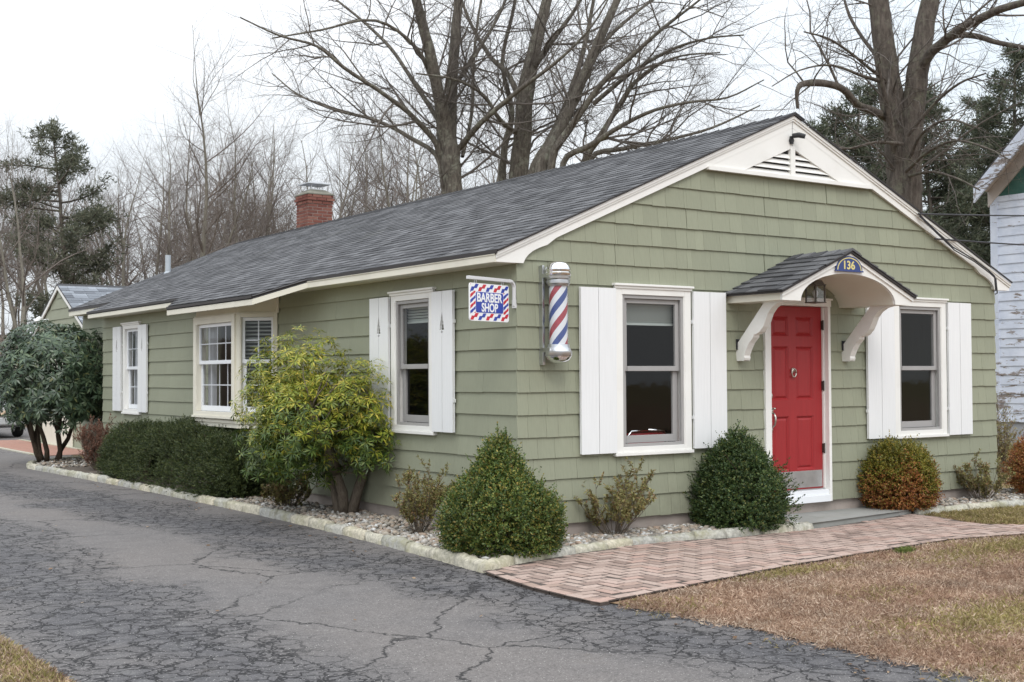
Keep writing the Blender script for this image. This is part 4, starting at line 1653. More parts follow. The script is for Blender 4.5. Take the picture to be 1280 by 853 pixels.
mb.build('kick_plate', MATS['kick_metal'], door, bevel=.001)
mb = MB()
prof = lambda R: [(R, 0), (R, .012), (R * .8, .02), (R * .4, .024), (.004, .025)]


def disc(mb, x, y, z, R):
    n = 16
    vs, fs = [], []
    P = prof(R)
    for rad, h in P:
        for j in range(n):
            t = 2 * math.pi * j / n
            vs.append((x + rad * math.cos(t), y - h, z + rad * 1.15 * math.sin(t)))
    for i in range(len(P) - 1):
        for j in range(n):
            fs.append((i * n + j, i * n + (j + 1) % n, (i + 1) * n + (j + 1) % n, (i + 1) * n + j))
    fs.append(tuple((len(P) - 1) * n + j for j in range(n)))
    mb.add(vs, fs)


disc(mb, 3.366, .044, 1.165, .034)
mb.build('deadbolt', MATS['nickel'], door, smooth=True)
mb = MB()
disc(mb, 3.372, .044, 1.005, .036)
disc(mb, 3.372, .044, .80, .026)
mb.tube([(3.372, .03, .985), (3.374, -.012, .975), (3.376, -.028, .935), (3.376, -.030, .89), (3.374, -.018, .85), (3.372, .012, .825), (3.372, .03, .81)], [.009, .010, .012, .012, .011, .009, .008], 8)
mb.tube([(3.372, .03, 1.02), (3.372, -.012, 1.03), (3.372, -.03, 1.025)], [.008, .010, .012], 8)
mb.build('handle', MATS['nickel'], door, smooth=True)
mb = MB()
disc(mb, 3.722, .044, 1.445, .026)
ring = [(3.722 + .034 * math.cos(t), .018, 1.415 + .046 * math.sin(t)) for t in [2 * math.pi * i / 14 for i in range(15)]]
mb.tube(ring, .008, 6)
mb.build('knocker', MATS['nickel'], door, smooth=True)
for z in (.52, 1.22, 1.90):
    mb = MB()
    mb.box(4.188, .022, z, 4.206, .046, z + .10)
    mb.tube([(4.199, .020, z - .006), (4.199, .020, z + .106)], .008, 8)
    mb.build('hinge', MATS['hinge_dark'], door)

# ------------------------------------------------------------------ canopy over the door
CX, CD, CHW = 3.69, 0.80, 1.01
cz = lambda x: 2.695 - 0.43 * abs(x - CX)
arc = [(CX + 0.74 * math.cos(t), 2.150 + 0.305 * math.sin(t)) for t in [math.pi * i / 28 for i in range(29)]]
mb = MB()
outer = [(CX - 1.005, 2.150), (CX - 1.005, cz(CX - 1.005) - .03), (CX, cz(CX) - .03), (CX + 1.005, cz(CX + 1.005) - .03), (CX + 1.005, 2.150)]
mb.prism((outer + arc)[::-1], fxz, -CD, -CD + .03)
canopy = mb.build('canopy', MATS['white_trim'], house, bevel=.003)
mb = MB()
for s in (-1, 1):
    poly = [(CX, cz(CX) - .07), (CX, cz(CX) - .028), (CX + s * 1.02, cz(CX + 1.02) - .028), (CX + s * 1.02, cz(CX + 1.02) - .07)]
    mb.prism(poly if s > 0 else poly[::-1], fxz, -CD - .018, -CD - .0005)
mb.build('moulding', MATS['white_trim'], canopy)
mb = MB()
n = len(arc)
vs = [(x, -CD + .0305, z) for x, z in arc] + [(x, .0, z) for x, z in arc] + [(CX + (x - CX) * 1.02, -CD + .0305, z + .012) for x, z in arc] + [(CX + (x - CX) * 1.02, .0, z + .012) for x, z in arc]
fs = [(i, i + 1, n + i + 1, n + i) for i in range(n - 1)] + [(2 * n + i, 3 * n + i, 3 * n + i + 1, 2 * n + i + 1) for i in range(n - 1)]
mb.add(vs, fs)
for s in (-1, 1):
    mb.box(CX + s * .742, -CD + .031, 2.150, CX + s * .98, 0.0, 2.168)
so = mb.build('soffit', MATS['cream_trim'], canopy)
smooth_by_angle(so)
for s in (-1, 1):
    MB().box(CX + s * .981, -CD + .0305, 2.150, CX + s * 1.005, 0.0, cz(CX + 1.0) - .03).build('side_fascia', MATS['cream_trim'], canopy, bevel=.003)
mb = MB()
for s in (-1, 1):
    xe = CX + s * 1.045
    vs = [(CX, -CD - .04, cz(CX) - .006), (xe, -CD - .04, cz(xe) - .006), (xe, 0, cz(xe) - .006), (CX, 0, cz(CX) - .006),
          (CX, -CD - .04, cz(CX) - .026), (xe, -CD - .04, cz(xe) - .026), (xe, 0, cz(xe) - .026), (CX, 0, cz(CX) - .026)]
    mb.add(vs, [(0, 1, 2, 3), (7, 6, 5, 4), (0, 4, 5, 1), (1, 5, 6, 2), (2, 6, 7, 3), (3, 7, 4, 0)])
mb.build('drip_edge', MATS['drip_edge'], canopy)
c43 = 1 / math.sqrt(1 + .43 ** 2)
rc = random.Random(4)
for s in (-1, 1):
    rows = []
    e = 0.142
    for k in range(8):
        x = CX + s * (1.055 - k * e * c43)
        z = cz(x) + .001
        rows.append(((x, 0.0 if s < 0 else -CD - .05, z), CD + .05))
    lay_tabs(rows, (0, -1, 0) if s < 0 else (0, 1, 0), (-s * c43, 0, .43 * c43), canopy, 200, rc, e, (0.17, 0.22, 0.28), 'roof_object', 'roof_island', (0.011, 0.022))
mb = MB()
for k in range(5):
    y = -CD - .052 + k * .172
    for s in (-1, 1):
        x1 = CX + s * .12
        mb.add([(CX, y, cz(CX) + .026), (x1, y, cz(x1) + .026), (x1, min(0, y + .18), cz(x1) + .014), (CX, min(0, y + .18), cz(CX) + .014), (CX, y, cz(CX)), (x1, y, cz(x1)), (x1, min(0, y + .18), cz(x1)), (CX, min(0, y + .18), cz(CX))],
               [(0, 1, 2, 3) if s > 0 else (3, 2, 1, 0), (0, 4, 5, 1), (1, 5, 6, 2)])
tag(mb.build('ridge_cap', MATS['roof_island'], canopy), kind='stuff')

for x in (2.86, 4.52):
    prof_ = [(-.0, 1.548), (-.115, 1.548), (-.125, 1.575), (-.120, 1.60), (-.150, 1.665), (-.195, 1.735), (-.255, 1.790), (-.262, 1.822), (-.300, 1.826), (-.345, 1.846), (-.395, 1.895), (-.430, 1.955), (-.465, 2.03), (-.525, 2.092), (-.60, 2.130), (-.70, 2.149), (-.43, 2.149), (-.012, 1.705), (-.0, 1.69)]
    mb = MB()
    mb.prism(prof_, fyz, x - .045, x + .045)
    br = mb.build('canopy_bracket', MATS['white_trim'], house, bevel=.005)
    mb = MB()
    mb.tube([(x, -.425, 2.143), (x, -.030, 1.723)], .018, 4)
    mb.build('brace_strip', MATS['hinge_dark'], br)
    mb = MB()
    mb.box(x - .06, -.036, 1.665, x + .06, -.022, 1.775)
    mb.build('wall_plate', MATS['dark_metal'], br)

# ------------------------------------------------------------------ chimney, pipe
chx0, chx1, chy0, chy1 = 3.78, 4.31, 12.5, 13.02
mb = MB()
mb.box(chx0 + .006, chy0 + .006, 3.6, chx1 - .006, chy1 - .006, 4.90)
chim = mb.build('chimney', MATS['mortar'], house)
bw, bh = 0.205, 0.062
me_br = MB().box(-.0975, -.04, 0, .0975, .04, bh - .013).mesh('brick', MATS['chimney_brick'])
rb = random.Random(2)
z = 4.20
k = 0
while z < 4.93:
    out = 0.0 if z < 4.70 else (0.014 if z < 4.76 else 0.030)
    if z > 4.87:
        out = 0.012
    for face in range(2):
        length = (chx1 - chx0) if face == 0 else (chy1 - chy0)
        length += 2 * out
        s = -(0.1 if k % 2 else 0.0)
        while s < length - .02:
            a, b = max(0, s), min(length, s + bw)
            if b - a > .03:
                o = bpy.data.objects.new('brick', me_br)
                m = (a + b) / 2
                if face == 0:
                    o.location = (chx0 - out + m, chy0 - out + .038 + rb.uniform(-.002, .002), z)
                    o.rotation_euler = (0, 0, 0)
                else:
                    o.location = (chx0 - out + .038 + rb.uniform(-.002, .002), chy1 + out - m, z)
                    o.rotation_euler = (0, 0, math.pi / 2)
                o.scale = ((b - a - .014) / .195, 1, 1)
                link(o, chim)
            s += bw
    z += bh
    k += 1
mb = MB()
x0, x1, y0, y1 = chx0 - .02, chx1 + .02, chy0 - .02, chy1 + .02
z = 4.955
vs = [(x0, y0, z - .02), (x1, y0, z - .02), (x1, y1, z - .02), (x0, y1, z - .02), (x0, y0, z), (x1, y0, z), (x1, y1, z), (x0, y1, z), (x0 + .13, y0 + .13, z + .09), (x1 - .13, y0 + .13, z + .09), (x1 - .13, y1 - .13, z + .09), (x0 + .13, y1 - .13, z + .09)]
fs = [(8, 9, 10, 11), (3, 2, 1, 0)]
for i in range(4):
    j = (i + 1) % 4
    fs += [(i, j, 4 + j, 4 + i), (4 + i, 4 + j, 8 + j, 8 + i)]
mb.add(vs, fs)
mb.build('crown', MATS['chimney_crown'], chim)
mb = MB()
xm, ym = (chx0 + chx1) / 2, (chy0 + chy1) / 2
for a, b in ((-.12, -.12), (.12, -.12), (.12, .12), (-.12, .12)):
    mb.tube([(xm + a, ym + b, 5.03), (xm + a, ym + b, 5.165)], .008, 5)
mb.prism([(xm - .13, 5.03), (xm + .13, 5.03), (xm + .13, 5.06), (xm - .13, 5.06)], fxz, ym - .13, ym + .13)
vs = [(xm - .25, ym - .22, 5.165), (xm + .25, ym - .22, 5.165), (xm + .25, ym + .22, 5.165), (xm - .25, ym + .22, 5.165), (xm, ym, 5.25), (xm - .25, ym - .22, 5.150), (xm + .25, ym - .22, 5.150), (xm + .25, ym + .22, 5.150), (xm - .25, ym + .22, 5.150)]
mb.add(vs, [(0, 1, 4), (1, 2, 4), (2, 3, 4), (3, 0, 4), (0, 5, 6, 1), (1, 6, 7, 2), (2, 7, 8, 3), (3, 8, 5, 0), (8, 7, 6, 5)])
mb.build('chimney_cap', MATS['aluminium'], chim)
mb = MB()
mb.tube([(1.92, 15.06, 3.42), (1.92, 15.06, 3.86)], .055, 12)
mb.tube([(1.92, 15.06, 3.42), (1.92, 15.06, 3.53)], [.12, .06], 12)
mb.build('vent_pipe', MATS['vent_pipe'], house)

# ------------------------------------------------------------------ barber pole
PX, PY = 0.352, -0.165
pole = empty('barber_pole', (PX, PY, 1.52))
tag(pole, 'chrome capped barber pole with red, white and blue spiral stripes on the front wall', 'barber pole')
o_ = (0, 0)
mb = MB()
mb.box(-.118, .09, -.02, -.098, .145, .92)
mb.box(-.118, .145, -.02, -.05, .150, .92)
mb.box(-.12, -.02, .10, -.10, .12, .14)
mb.box(-.12, -.02, .80, -.10, .12, .84)
mb.build('wall_bracket', MATS['aluminium'], pole, bevel=.003)
mb = MB().lathe([(.118, .815), (.124, .822), (.124, .845), (.118, .850), (.118, .862), (.122, .868), (.120, .880), (.112, .905), (.098, .928), (.075, .944), (.045, .953), (.006, .956)], o_, 32)
smooth_by_angle(mb.build('top_dome', MATS['chrome'], pole), 50)
mb = MB().lathe([(.100, .720), (.104, .735), (.112, .745), (.112, .770), (.106, .778), (.116, .790), (.118, .814)], o_, 32)
smooth_by_angle(mb.build('upper_collar', MATS['aluminium'], pole), 30)
mb = MB().lathe([(.122, .062), (.126, .070), (.126, .105), (.118, .112), (.104, .150), (.101, .172)], o_, 32)
smooth_by_angle(mb.build('lower_collar', MATS['aluminium'], pole), 30)
mb = MB().lathe([(.006, -.012), (.050, -.006), (.085, .010), (.108, .032), (.119, .055), (.121, .0615)], o_, 32)
smooth_by_angle(mb.build('bottom_dome', MATS['chrome'], pole), 50)
# striped drum: faces follow a helix so the colour bands are geometry
R, Z0, Z1, NS, NZ, LEAD = .086, .165, .735, 64, 40, .66
mb = MB()
for i in range(NZ + 1):
    z = Z0 + (Z1 - Z0) * i / NZ
    for j in range(NS):
        t = 2 * math.pi * (j / NS + (z - Z0) / LEAD)
        mb.v.append((R * math.cos(t), R * math.sin(t), z))
for i in range(NZ):
    for j in range(NS):
        mb.f.append((i * NS + j, i * NS + (j + 1) % NS, (i + 1) * NS + (j + 1) % NS, (i + 1) * NS + j))
        q = (j / NS * 2) % 1.0
        mb.m.append(2 if q < .25 else (0 if q < .5 else (1 if q < .75 else 0)))
drum = mb.build('striped_drum', [MATS['stripe_white'], MATS['stripe_red'], MATS['stripe_blue']], pole, smooth=True)
DRUM = drum
mb = MB().lathe([(.0945, .160), (.0945, .740)], o_, 32)
mb.f = mb.f[:-2]
mb.m = mb.m[:-2]
mb.build('glass_tube', MATS['clear_glass'], pole, smooth=True)

# ------------------------------------------------------------------ hanging sign
SD = Vector((-.949, -.316, 0)).normalized()
sign = empty('barber_sign', (-.03, .01, 2.05), rz=math.atan2(-SD.y, -SD.x))
tag(sign, 'small hanging sign lettered BARBER SHOP with red and blue lightning border', 'sign')
# local x runs from the free end (-) to the wall (0); -y faces the viewer
mb = MB()
mb.box(-.695, -.016, .215, -.075, .016, .245)
pts = [(-.08, 0, .230), (-.045, 0, .226), (-.018, 0, .208), (-.004, 0, .178), (-.002, 0, .10), (-.002, 0, .0)]
mb.tube(pts, .020, 6)
mb.box(-.012, -.022, -.02, .012, .022, .06)
mb.build('bracket_arm', MATS['arm_gray'], sign, bevel=.003)
SX0, SX1, SZ0, SZ1 = -.672, -.095, -.155, .185
mb = MB()
c = .02
mb.prism([(SX0 + c, SZ0), (SX1 - c, SZ0), (SX1 - .006, SZ0 + .006), (SX1, SZ0 + c), (SX1, SZ1 - c), (SX1 - .006, SZ1 - .006), (SX1 - c, SZ1), (SX0 + c, SZ1), (SX0 + .006, SZ1 - .006), (SX0, SZ1 - c), (SX0, SZ0 + c), (SX0 + .006, SZ0 + .006)], fxz, -.006, .006)
board = mb.build('sign_board', MATS['sign_white'], sign)
mb = MB()
for x in (SX0 + .09, SX1 - .09):
    ringp = [(x, .012 * math.cos(t), .198 + .018 * math.sin(t)) for t in [2 * math.pi * i / 10 for i in range(11)]]
    mb.tube(ringp, .003, 5)
mb.build('hanging_ring', MATS['aluminium'], sign)


def rect_clip(poly, x0, x1, z0, z1):
    for a, b, cc in ((-1, 0, -x0), (1, 0, x1), (0, -1, -z0), (0, 1, z1)):
        poly = clip_poly(poly, a, b, cc)
        if len(poly) < 3:
            return []
    return poly


BX0, BX1, BZ0, BZ1 = SX0 + .088, SX1 - .088, SZ0 + .076, SZ1 - .078
for side, yy in ((-1, -.0062), (1, .0062)):
    mbs = {'red': MB(), 'blue': MB()}
    frames = [(SX0 + .008, SX1 - .008, BZ1 + .006, SZ1 - .008), (SX0 + .008, SX1 - .008, SZ0 + .008, BZ0 - .006), (SX0 + .008, BX0 - .006, BZ0 - .006, BZ1 + .006), (BX1 + .006, SX1 - .008, BZ0 - .006, BZ1 + .006)]
    for fi, fr in enumerate(frames):
        horiz = fi < 2
        zc = (fr[2] + fr[3]) / 2
        n = 5 if horiz else 4
        for k in range(-1, n + 1):
            col = 'red' if (k + fi) % 2 else 'blue'
            if horiz:
                x = fr[0] + (fr[1] - fr[0]) * (k + .5) / n
                z = zc
                w = .040
                quads = [[(x - .012, z - .006), (x + w - .004, z - .006), (x + .085, z + .06), (x + .045, z + .06)],
                         [(x - .075, z - .06), (x - .035, z - .06), (x + .010, z + .006), (x - w + .004, z + .006)],
                         [(x - w, z + .004), (x + w, z - .004), (x + w - .004, z - .0059), (x - w + .004, z + .0059)]]
            else:
                x = (fr[0] + fr[1]) / 2
                z = fr[2] + (fr[3] - fr[2]) * (k + .5) / n
                w = .016
                quads = [[(x - .005, z - .012), (x + .004, z + .016), (x + .07, z + .062), (x + .07, z + .030)],
                         [(x - .07, z - .062), (x + .005, z - .010), (x - .004, z + .014), (x - .07, z - .030)]]
            for q in quads:
                q = rect_clip(q, *fr)
                if len(q) > 2:
                    mbs[col].prism(q, fxz, yy, yy + side * .0009 * (1 if col == 'red' else 1.4))
    for col in ('red', 'blue'):
        tag(mbs[col].build('border_stripes', MATS['sign_' + col], board), kind='stuff')
    mb = MB()
    r_ = .012
    mb.prism([(BX0 + r_, BZ0), (BX1 - r_, BZ0), (BX1, BZ0 + r_), (BX1, BZ1 - r_), (BX1 - r_, BZ1), (BX0 + r_, BZ1), (BX0, BZ1 - r_), (BX0, BZ0 + r_)], fxz, yy, yy + side * .002)
    mb.build('name_panel', MATS['sign_blue'], board)


def text_obj(name, body, size, mat, parent, loc, rot, bold=0.0, width=None, extrude=.001, space=1.0):
    cu = bpy.data.curves.new(name, 'FONT')
    cu.body = body
    cu.size = size
    cu.align_x = 'CENTER'
    cu.align_y = 'CENTER'
    cu.extrude = extrude
    cu.offset = bold
    cu.space_character = space
    tmp = bpy.data.objects.new(name, cu)
    COL.objects.link(tmp)
    dg = bpy.context.evaluated_depsgraph_get()
    me = bpy.data.meshes.new_from_object(tmp.evaluated_get(dg))
    COL.objects.unlink(tmp)
    bpy.data.objects.remove(tmp)
    co = np.empty(len(me.vertices) * 3, np.float32)
    me.vertices.foreach_get('co', co)
    co = co.reshape(-1, 3)
    mid = (co.min(0) + co.max(0)) / 2
    co[:, :2] -= mid[:2]
    if width:
        co[:, 0] *= width / (co[:, 0].max() - co[:, 0].min())
    me.vertices.foreach_set('co', co.ravel())
    me.materials.clear()
    me.materials.append(mat)
    me.name = name
    o = bpy.data.objects.new(name, me)
    o.location = loc
    o.rotation_euler = rot
    link(o, parent)
    return o


bw_, bxc = BX1 - BX0, (BX0 + BX1) / 2
bzc = (BZ0 + BZ1) / 2
for side, yy, rz in ((-1, -.0088, 0), (1, .0088, math.pi)):
    text_obj('lettering', 'BARBER', .112, MATS['sign_white'], board, (bxc, yy, bzc + .045), (math.pi / 2, 0, rz), .0030, bw_ * .93)
    text_obj('lettering', 'SHOP', .108, MATS['sign_white'], board, (bxc, yy, bzc - .045), (math.pi / 2, 0, rz), .0030, bw_ * .60)

# ------------------------------------------------------------------ lantern, plaque, gable light, cable
lan = empty('porch_lantern', (3.725, -.30, 2.17))
tag(lan, 'small square metal and glass lantern hanging under the door canopy', 'lantern')
mb = MB()
for a, b in ((-.07, -.07), (.07, -.07), (.07, .07), (-.07, .07)):
    mb.box(a - .007, b - .007, .012, a + .007, b + .007, .19)
mb.box(-.082, -.082, 0, .082, .082, .012)
mb.box(-.082, -.082, .19, .082, .082, .202)
mb.prism([(-.08, .2025), (.08, .2025), (.035, .245), (-.035, .245)], fxz, -.06, .06)
mb.tube([(0, 0, .24), (0, 0, .285)], .012, 8)
mb.build('cage', MATS['lantern_metal'], lan, bevel=.002)
mb = MB()
for s in (-1, 1):
    mb.box(-.062, s * .068 - .001, .0125, .062, s * .068 + .001, .1895)
    mb.box(s * .068 - .001, -.062, .0125, s * .068 + .001, .062, .1895)
mb.build('glass', MATS['clear_glass'], lan)
mb = MB().lathe([(.012, .015), (.014, .06), (.028, .09), (.030, .115), (.020, .14), (.004, .148)], (0, 0), 14)
mb.build('bulb', MATS['sign_white'], lan, smooth=True)

pl = empty('house_number_plaque', (3.665, -.80 - .012, 2.485))
tag(pl, 'half round blue plaque with the number 136 over the canopy arch', 'sign')
half = [(.205 * math.cos(t), .150 * math.sin(t)) for t in [math.pi * i / 20 for i in range(21)]]
mb = MB()
mb.prism([(x, z) for x, z in half][::-1], fxz, -.012, 0)
mb.box(-.215, -.020, -.014, .215, 0, -.0005)
mb.build('plaque_board', MATS['plaque_blue'], pl)
mb = MB()
for i in range(20):
    a, b = math.pi * i / 20, math.pi * (i + 1) / 20
    q = [(.188 * math.cos(a), .135 * math.sin(a)), (.188 * math.cos(b), .135 * math.sin(b)), (.176 * math.cos(b), .125 * math.sin(b)), (.176 * math.cos(a), .125 * math.sin(a))]
    mb.prism(q[::-1], fxz, -.0145, -.0121)
mb.build('border', MATS['plaque_yellow'], pl)
text_obj('numerals', '136', .12, MATS['plaque_yellow'], pl, (0, -.0135, .055), (math.pi / 2, 0, 0), .003, .17)

gl = empty('gable_camera', (3.635, -.055, 3.97))
tag(gl, 'small black outdoor camera under the gable peak', 'security camera')
mb = MB()
mb.tube([(0, 0, 0), (0, -.02, 0)], .032, 12)
mb.tube([(0, -.01, -.04), (0, -.01, .045)], .022, 8)
mb.build('mount', MATS['plastic_black'], gl)
mb = MB()
mb.tube([(-.01, -.03, .045), (.03, -.09, .050), (.075, -.14, .030)], [.026, .030, .026], 10)
mb.build('camera_body', MATS['plastic_black'], gl)

cab = empty('service_cable', (5.6, -.10, 3.4))
tag(cab, 'black service cable running down the right rake of the gable', 'cable')
def sag(a, b, s, n=14):
    a, b = Vector(a), Vector(b)
    return [a.lerp(b, i / n) - Vector((0, 0, s * 4 * (i / n) * (1 - i / n))) for i in range(n + 1)]
off = Vector((5.6, -.10, 3.4))
mb = MB()
for dx, dz in ((0, 0), (.03, -.035)):
    pts = [Vector((5.75, -.098, zr(5.75) - .06)), Vector((6.05, -.105, zr(6.05) - .11)), Vector((6.4, -.102, zr(6.4) - .15)), Vector((6.8, -.102, zr(6.8) - .10)), Vector((7.1, -.105, zr(7.1) - .10)), Vector((7.22, -.105, 2.62)), Vector((7.25, -.10, 2.44)), Vector((7.25, -.07, 2.43))]
    mb.tube([p - off + Vector((dx, 0, dz)) for p in pts], .008, 6)
mb.build('cable_run', MATS['cable_black'], cab)
for i, (a, b, s, lab) in enumerate((((5.75, -.10, 3.30), (40, 1.0, 8.4), .8, 'upper overhead wire from the gable towards the street'), ((6.05, -.10, 3.02), (40, .5, 7.0), .9, 'lower overhead wire from the gable towards the street'))):
    mb = MB()
    pts = sag(a, b, s, 24)
    mb.tube(pts, .010, 5)
    tag(mb.build('overhead_wire', MATS['cable_black']), lab, 'wire', 'overhead wires')

# ------------------------------------------------------------------ seen through the windows
ch = empty('waiting_chair', (1.80, .33, 0.005))
tag(ch, 'red padded chair with chrome tube frame inside the front window', 'chair')
MB().box(-.25, -.02, .40, .25, .40, .47).build('seat', MATS['seat_red'], ch, bevel=.02)
MB().box(-.25, -.06, .55, .25, -.02, .80).build('backrest', MATS['seat_red'], ch, bevel=.02)
for s in (-1, 1):
    mb = MB()
    mb.tube([(s * .27, -.05, 0), (s * .27, -.06, .60), (s * .27, -.07, .76), (s * .22, -.075, .82), (0, -.078, .83)], .012, 8)
    mb.build('back_frame', MATS['chrome'], ch, smooth=True)
    mb = MB()
    mb.tube([(s * .26, .39, 0), (s * .26, .38, .42)], .012, 8)
    mb.build('leg', MATS['chrome'], ch, smooth=True)
card = MB().box(0, 0, 0, .004, .13, .21).build('window_card', MATS['stripe_white'], loc=(.055, 1.60, 1.575))
tag(card, 'small white card with grey print stuck inside the side window', 'notice')
mb = MB()
for i, (z0, z1, y0, y1) in enumerate(((.15, .185, .02, .11), (.125, .135, .02, .10), (.03, .10, .035, .095))):
    mb.box(-.0012, y0, z0, -.0002, y1, z1)
mb.build('print', MATS['storm_gray'], card)

# ------------------------------------------------------------------ garage
gar = empty('garage', (1.4, 21.1, -.2))
tag(gar, 'green sided garage with pale grey gable roof beyond the rhododendron', 'garage')
gx, gy = 1.4, 21.1
mb = MB()
GZE, GZA, GH = 2.42 + .2, 3.60 + .2, 2.45
gyz = lambda u, v, w: (w, u, v)
mb.prism([(-GH, -.1), (GH, -.1), (GH, GZE), (0, GZA), (-GH, GZE)], gyz, 0.0, 6.5)
gw = mb.build('wall', MATS['garage_siding'], gar)
z = 0.0
k = 0
while z < GZA - .1:
    hwid = GH if z + .1 < GZE else GH * (GZA - z - .2) / (GZA - GZE)
    if hwid > .1:
        mb = MB()
        vs, fs = shingle_verts((z, z + .26, [(-hwid, z), (hwid, z), (hwid if z + .25 < GZE else max(.01, GH * (GZA - z - .25) / (GZA - GZE)), z + .25), (-hwid if z + .25 < GZE else -max(.01, GH * (GZA - z - .25) / (GZA - GZE)), z + .25)], 0), lambda u, v, w: (-w, u, v))
        mb.add(vs, fs)
        mb.build('siding_board', MATS['garage_siding'], gw)
    z += .25
gdoor = MB()
for i in range(4):
    gdoor.box(-.055, -1.3, -.02 + i * .53, -.03, 1.3, .50 + i * .53)
gdoor.build('garage_door', MATS['cream_trim'], gar)
mb = MB()
sl = (GZA - GZE) / GH
for s in (-1, 1):
    vs = []
    for x in (-.07, 6.6):
        vs += [(x, 0, GZA + .05), (x, s * (GH + .18), GZE - sl * .18 + .05), (x, s * (GH + .18), GZE - sl * .18 + .01), (x, 0, GZA + .01)]
    mb.add(vs, [(0, 1, 5, 4), (2, 3, 7, 6), (0, 3, 2, 1), (4, 5, 6, 7), (1, 2, 6, 5)])
groof = mb.build('roof', MATS['roof_deck'], gar)
mb = MB()
csg = 1 / math.sqrt(1 + sl * sl)
r = random.Random(31)
for k in range(19):
    d = k * .145
    y = -(GH + .19) + d * csg
    z = GZA + .055 + y * sl
    if y > 0:
        break
    x = -.08
    while x < 6.6:
        w = r.choice((.2, .28, .34))
        m = slope_matrix((x + w / 2, y, z), (1, 0, 0), (0, csg, sl * csg))
        vs, fs = tab_mesh_data(w - .005, .165, r.uniform(.006, .014))
        mb.add([tuple(m @ Vector(v)) for v in vs], fs)
        x += w
tag(mb.build('roof_shingles', MATS['roof_garage'], groof), kind='stuff')
mb = MB()
for s in (-1, 1):
    P_ = [(0, GZA - .085), (0, GZA + .008), (s * (GH + .16), GZE - sl * .16 + .008), (s * (GH + .16), GZE - sl * .16 - .085)]
    mb.prism(P_ if s < 0 else P_[::-1], gyz, -.065, -.035)
mb.build('rake_board', MATS['white_trim'], gar)
mb = MB()
mb.tube([(-.02, .95, 3.02), (-.22, .95, 3.0)], .03, 8)
mb.tube([(-.30, .95, 2.96), (-.20, .95, 3.08)], [.075, .05], 10)
mb.build('floodlight', MATS['sign_white'], gar)

# ------------------------------------------------------------------ parked car beyond the garage
def build_car():
    car = empty('parked_car', (0.95, 28.0, -.2))
    tag(car, 'silver parked car seen from behind past the rhododendron stems', 'car')
    # cross sections along the length: y, half width, sill z, belt z
    secs = [(-2.28, .70, .42, .86), (-2.22, .82, .34, .92), (-1.6, .87, .26, .96), (-.6, .88, .24, .95), (.6, .88, .24, .93), (1.5, .86, .26, .88), (2.1, .80, .32, .80), (2.25, .66, .40, .72)]
    vs, fs = [], []
    for y, hw, lo, hi in secs:
        m = (lo + hi) / 2
        vs += [(-hw * .9, y, lo), (-hw, y, m - .05), (-hw * .99, y, hi - .1), (-hw * .86, y, hi), (hw * .86, y, hi), (hw * .99, y, hi - .1), (hw, y, m - .05), (hw * .9, y, lo)]
    n = 8
    for i in range(len(secs) - 1):
        for j in range(n):
            fs.append((i * n + j, i * n + (j + 1) % n, (i + 1) * n + (j + 1) % n, (i + 1) * n + j))
    fs += [tuple(range(n))[::-1], tuple((len(secs) - 1) * n + j for j in range(n))]
    ob = MB().add(vs, [f[::-1] for f in fs]).build('body', MATS['car_silver'], car)
    smooth_by_angle(ob, 40)
    cab_ = [(-1.95, .74, .93), (-1.35, .62, 1.36), (-.2, .62, 1.43), (.35, .60, 1.38), (1.15, .72, .92)]
    vs, fs = [], []
    for y, hw, z in cab_:
        vs += [(-hw - .06, y, .92), (-hw, y, z), (hw, y, z), (hw + .06, y, .92)]
    for i in range(len(cab_) - 1):
        for j in range(3):
            fs.append((i * 4 + j, i * 4 + j + 1, (i + 1) * 4 + j + 1, (i + 1) * 4 + j))
    ob = MB().add(vs, fs).build('cabin', MATS['car_silver'], car)
    smooth_by_angle(ob, 40)
    mb = MB()
    mb.add([(-.60, -1.90, .98), (.60, -1.90, .98), (.54, -1.40, 1.335), (-.54, -1.40, 1.335)], [(0, 1, 2, 3)])
    mb.v = [(x, y - .012, z + .008) for x, y, z in mb.v]
    mb.build('rear_window', MATS['plastic_black'], car)
    for s in (-1, 1):
        MB().box(s * .60, -2.30, .68, s * .80, -2.235, .86).build('tail_light', MATS['tail_red'], car, bevel=.01)
        for y in (-1.42, 1.40):
            rot = lambda p: p
            mbt = MB()
            prof = [(.19, -.10), (.30, -.105), (.325, -.06), (.325, .06), (.30, .105), (.19, .10)]
            vs, fs = [], []
            for rad, w in prof:
                for j in range(20):
                    t = 2 * math.pi * j / 20
                    vs.append((s * .78 + w, y + rad * math.cos(t), .325 + rad * math.sin(t)))
            for i in range(5):
                for j in range(20):
                    fs.append((i * 20 + j, i * 20 + (j + 1) % 20, (i + 1) * 20 + (j + 1) % 20, (i + 1) * 20 + j))
            wheel = mbt.add(vs, fs).build('wheel', MATS['tyre'], car, smooth=True)
            mbr = MB()
            mbr.tube([(s * .78 - .09, y, .325), (s * .78 + .09, y, .325)], .195, 18)
            mbr.build('rim', MATS['aluminium'], wheel)
    MB().box(-.78, -2.33, .36, .78, -2.22, .56).build('bumper', MATS['car_silver'], car, bevel=.03)
    MB().box(-.26, -2.345, .62, .26, -2.29, .74).build('number_plate', MATS['plate_white'], car)
build_car()

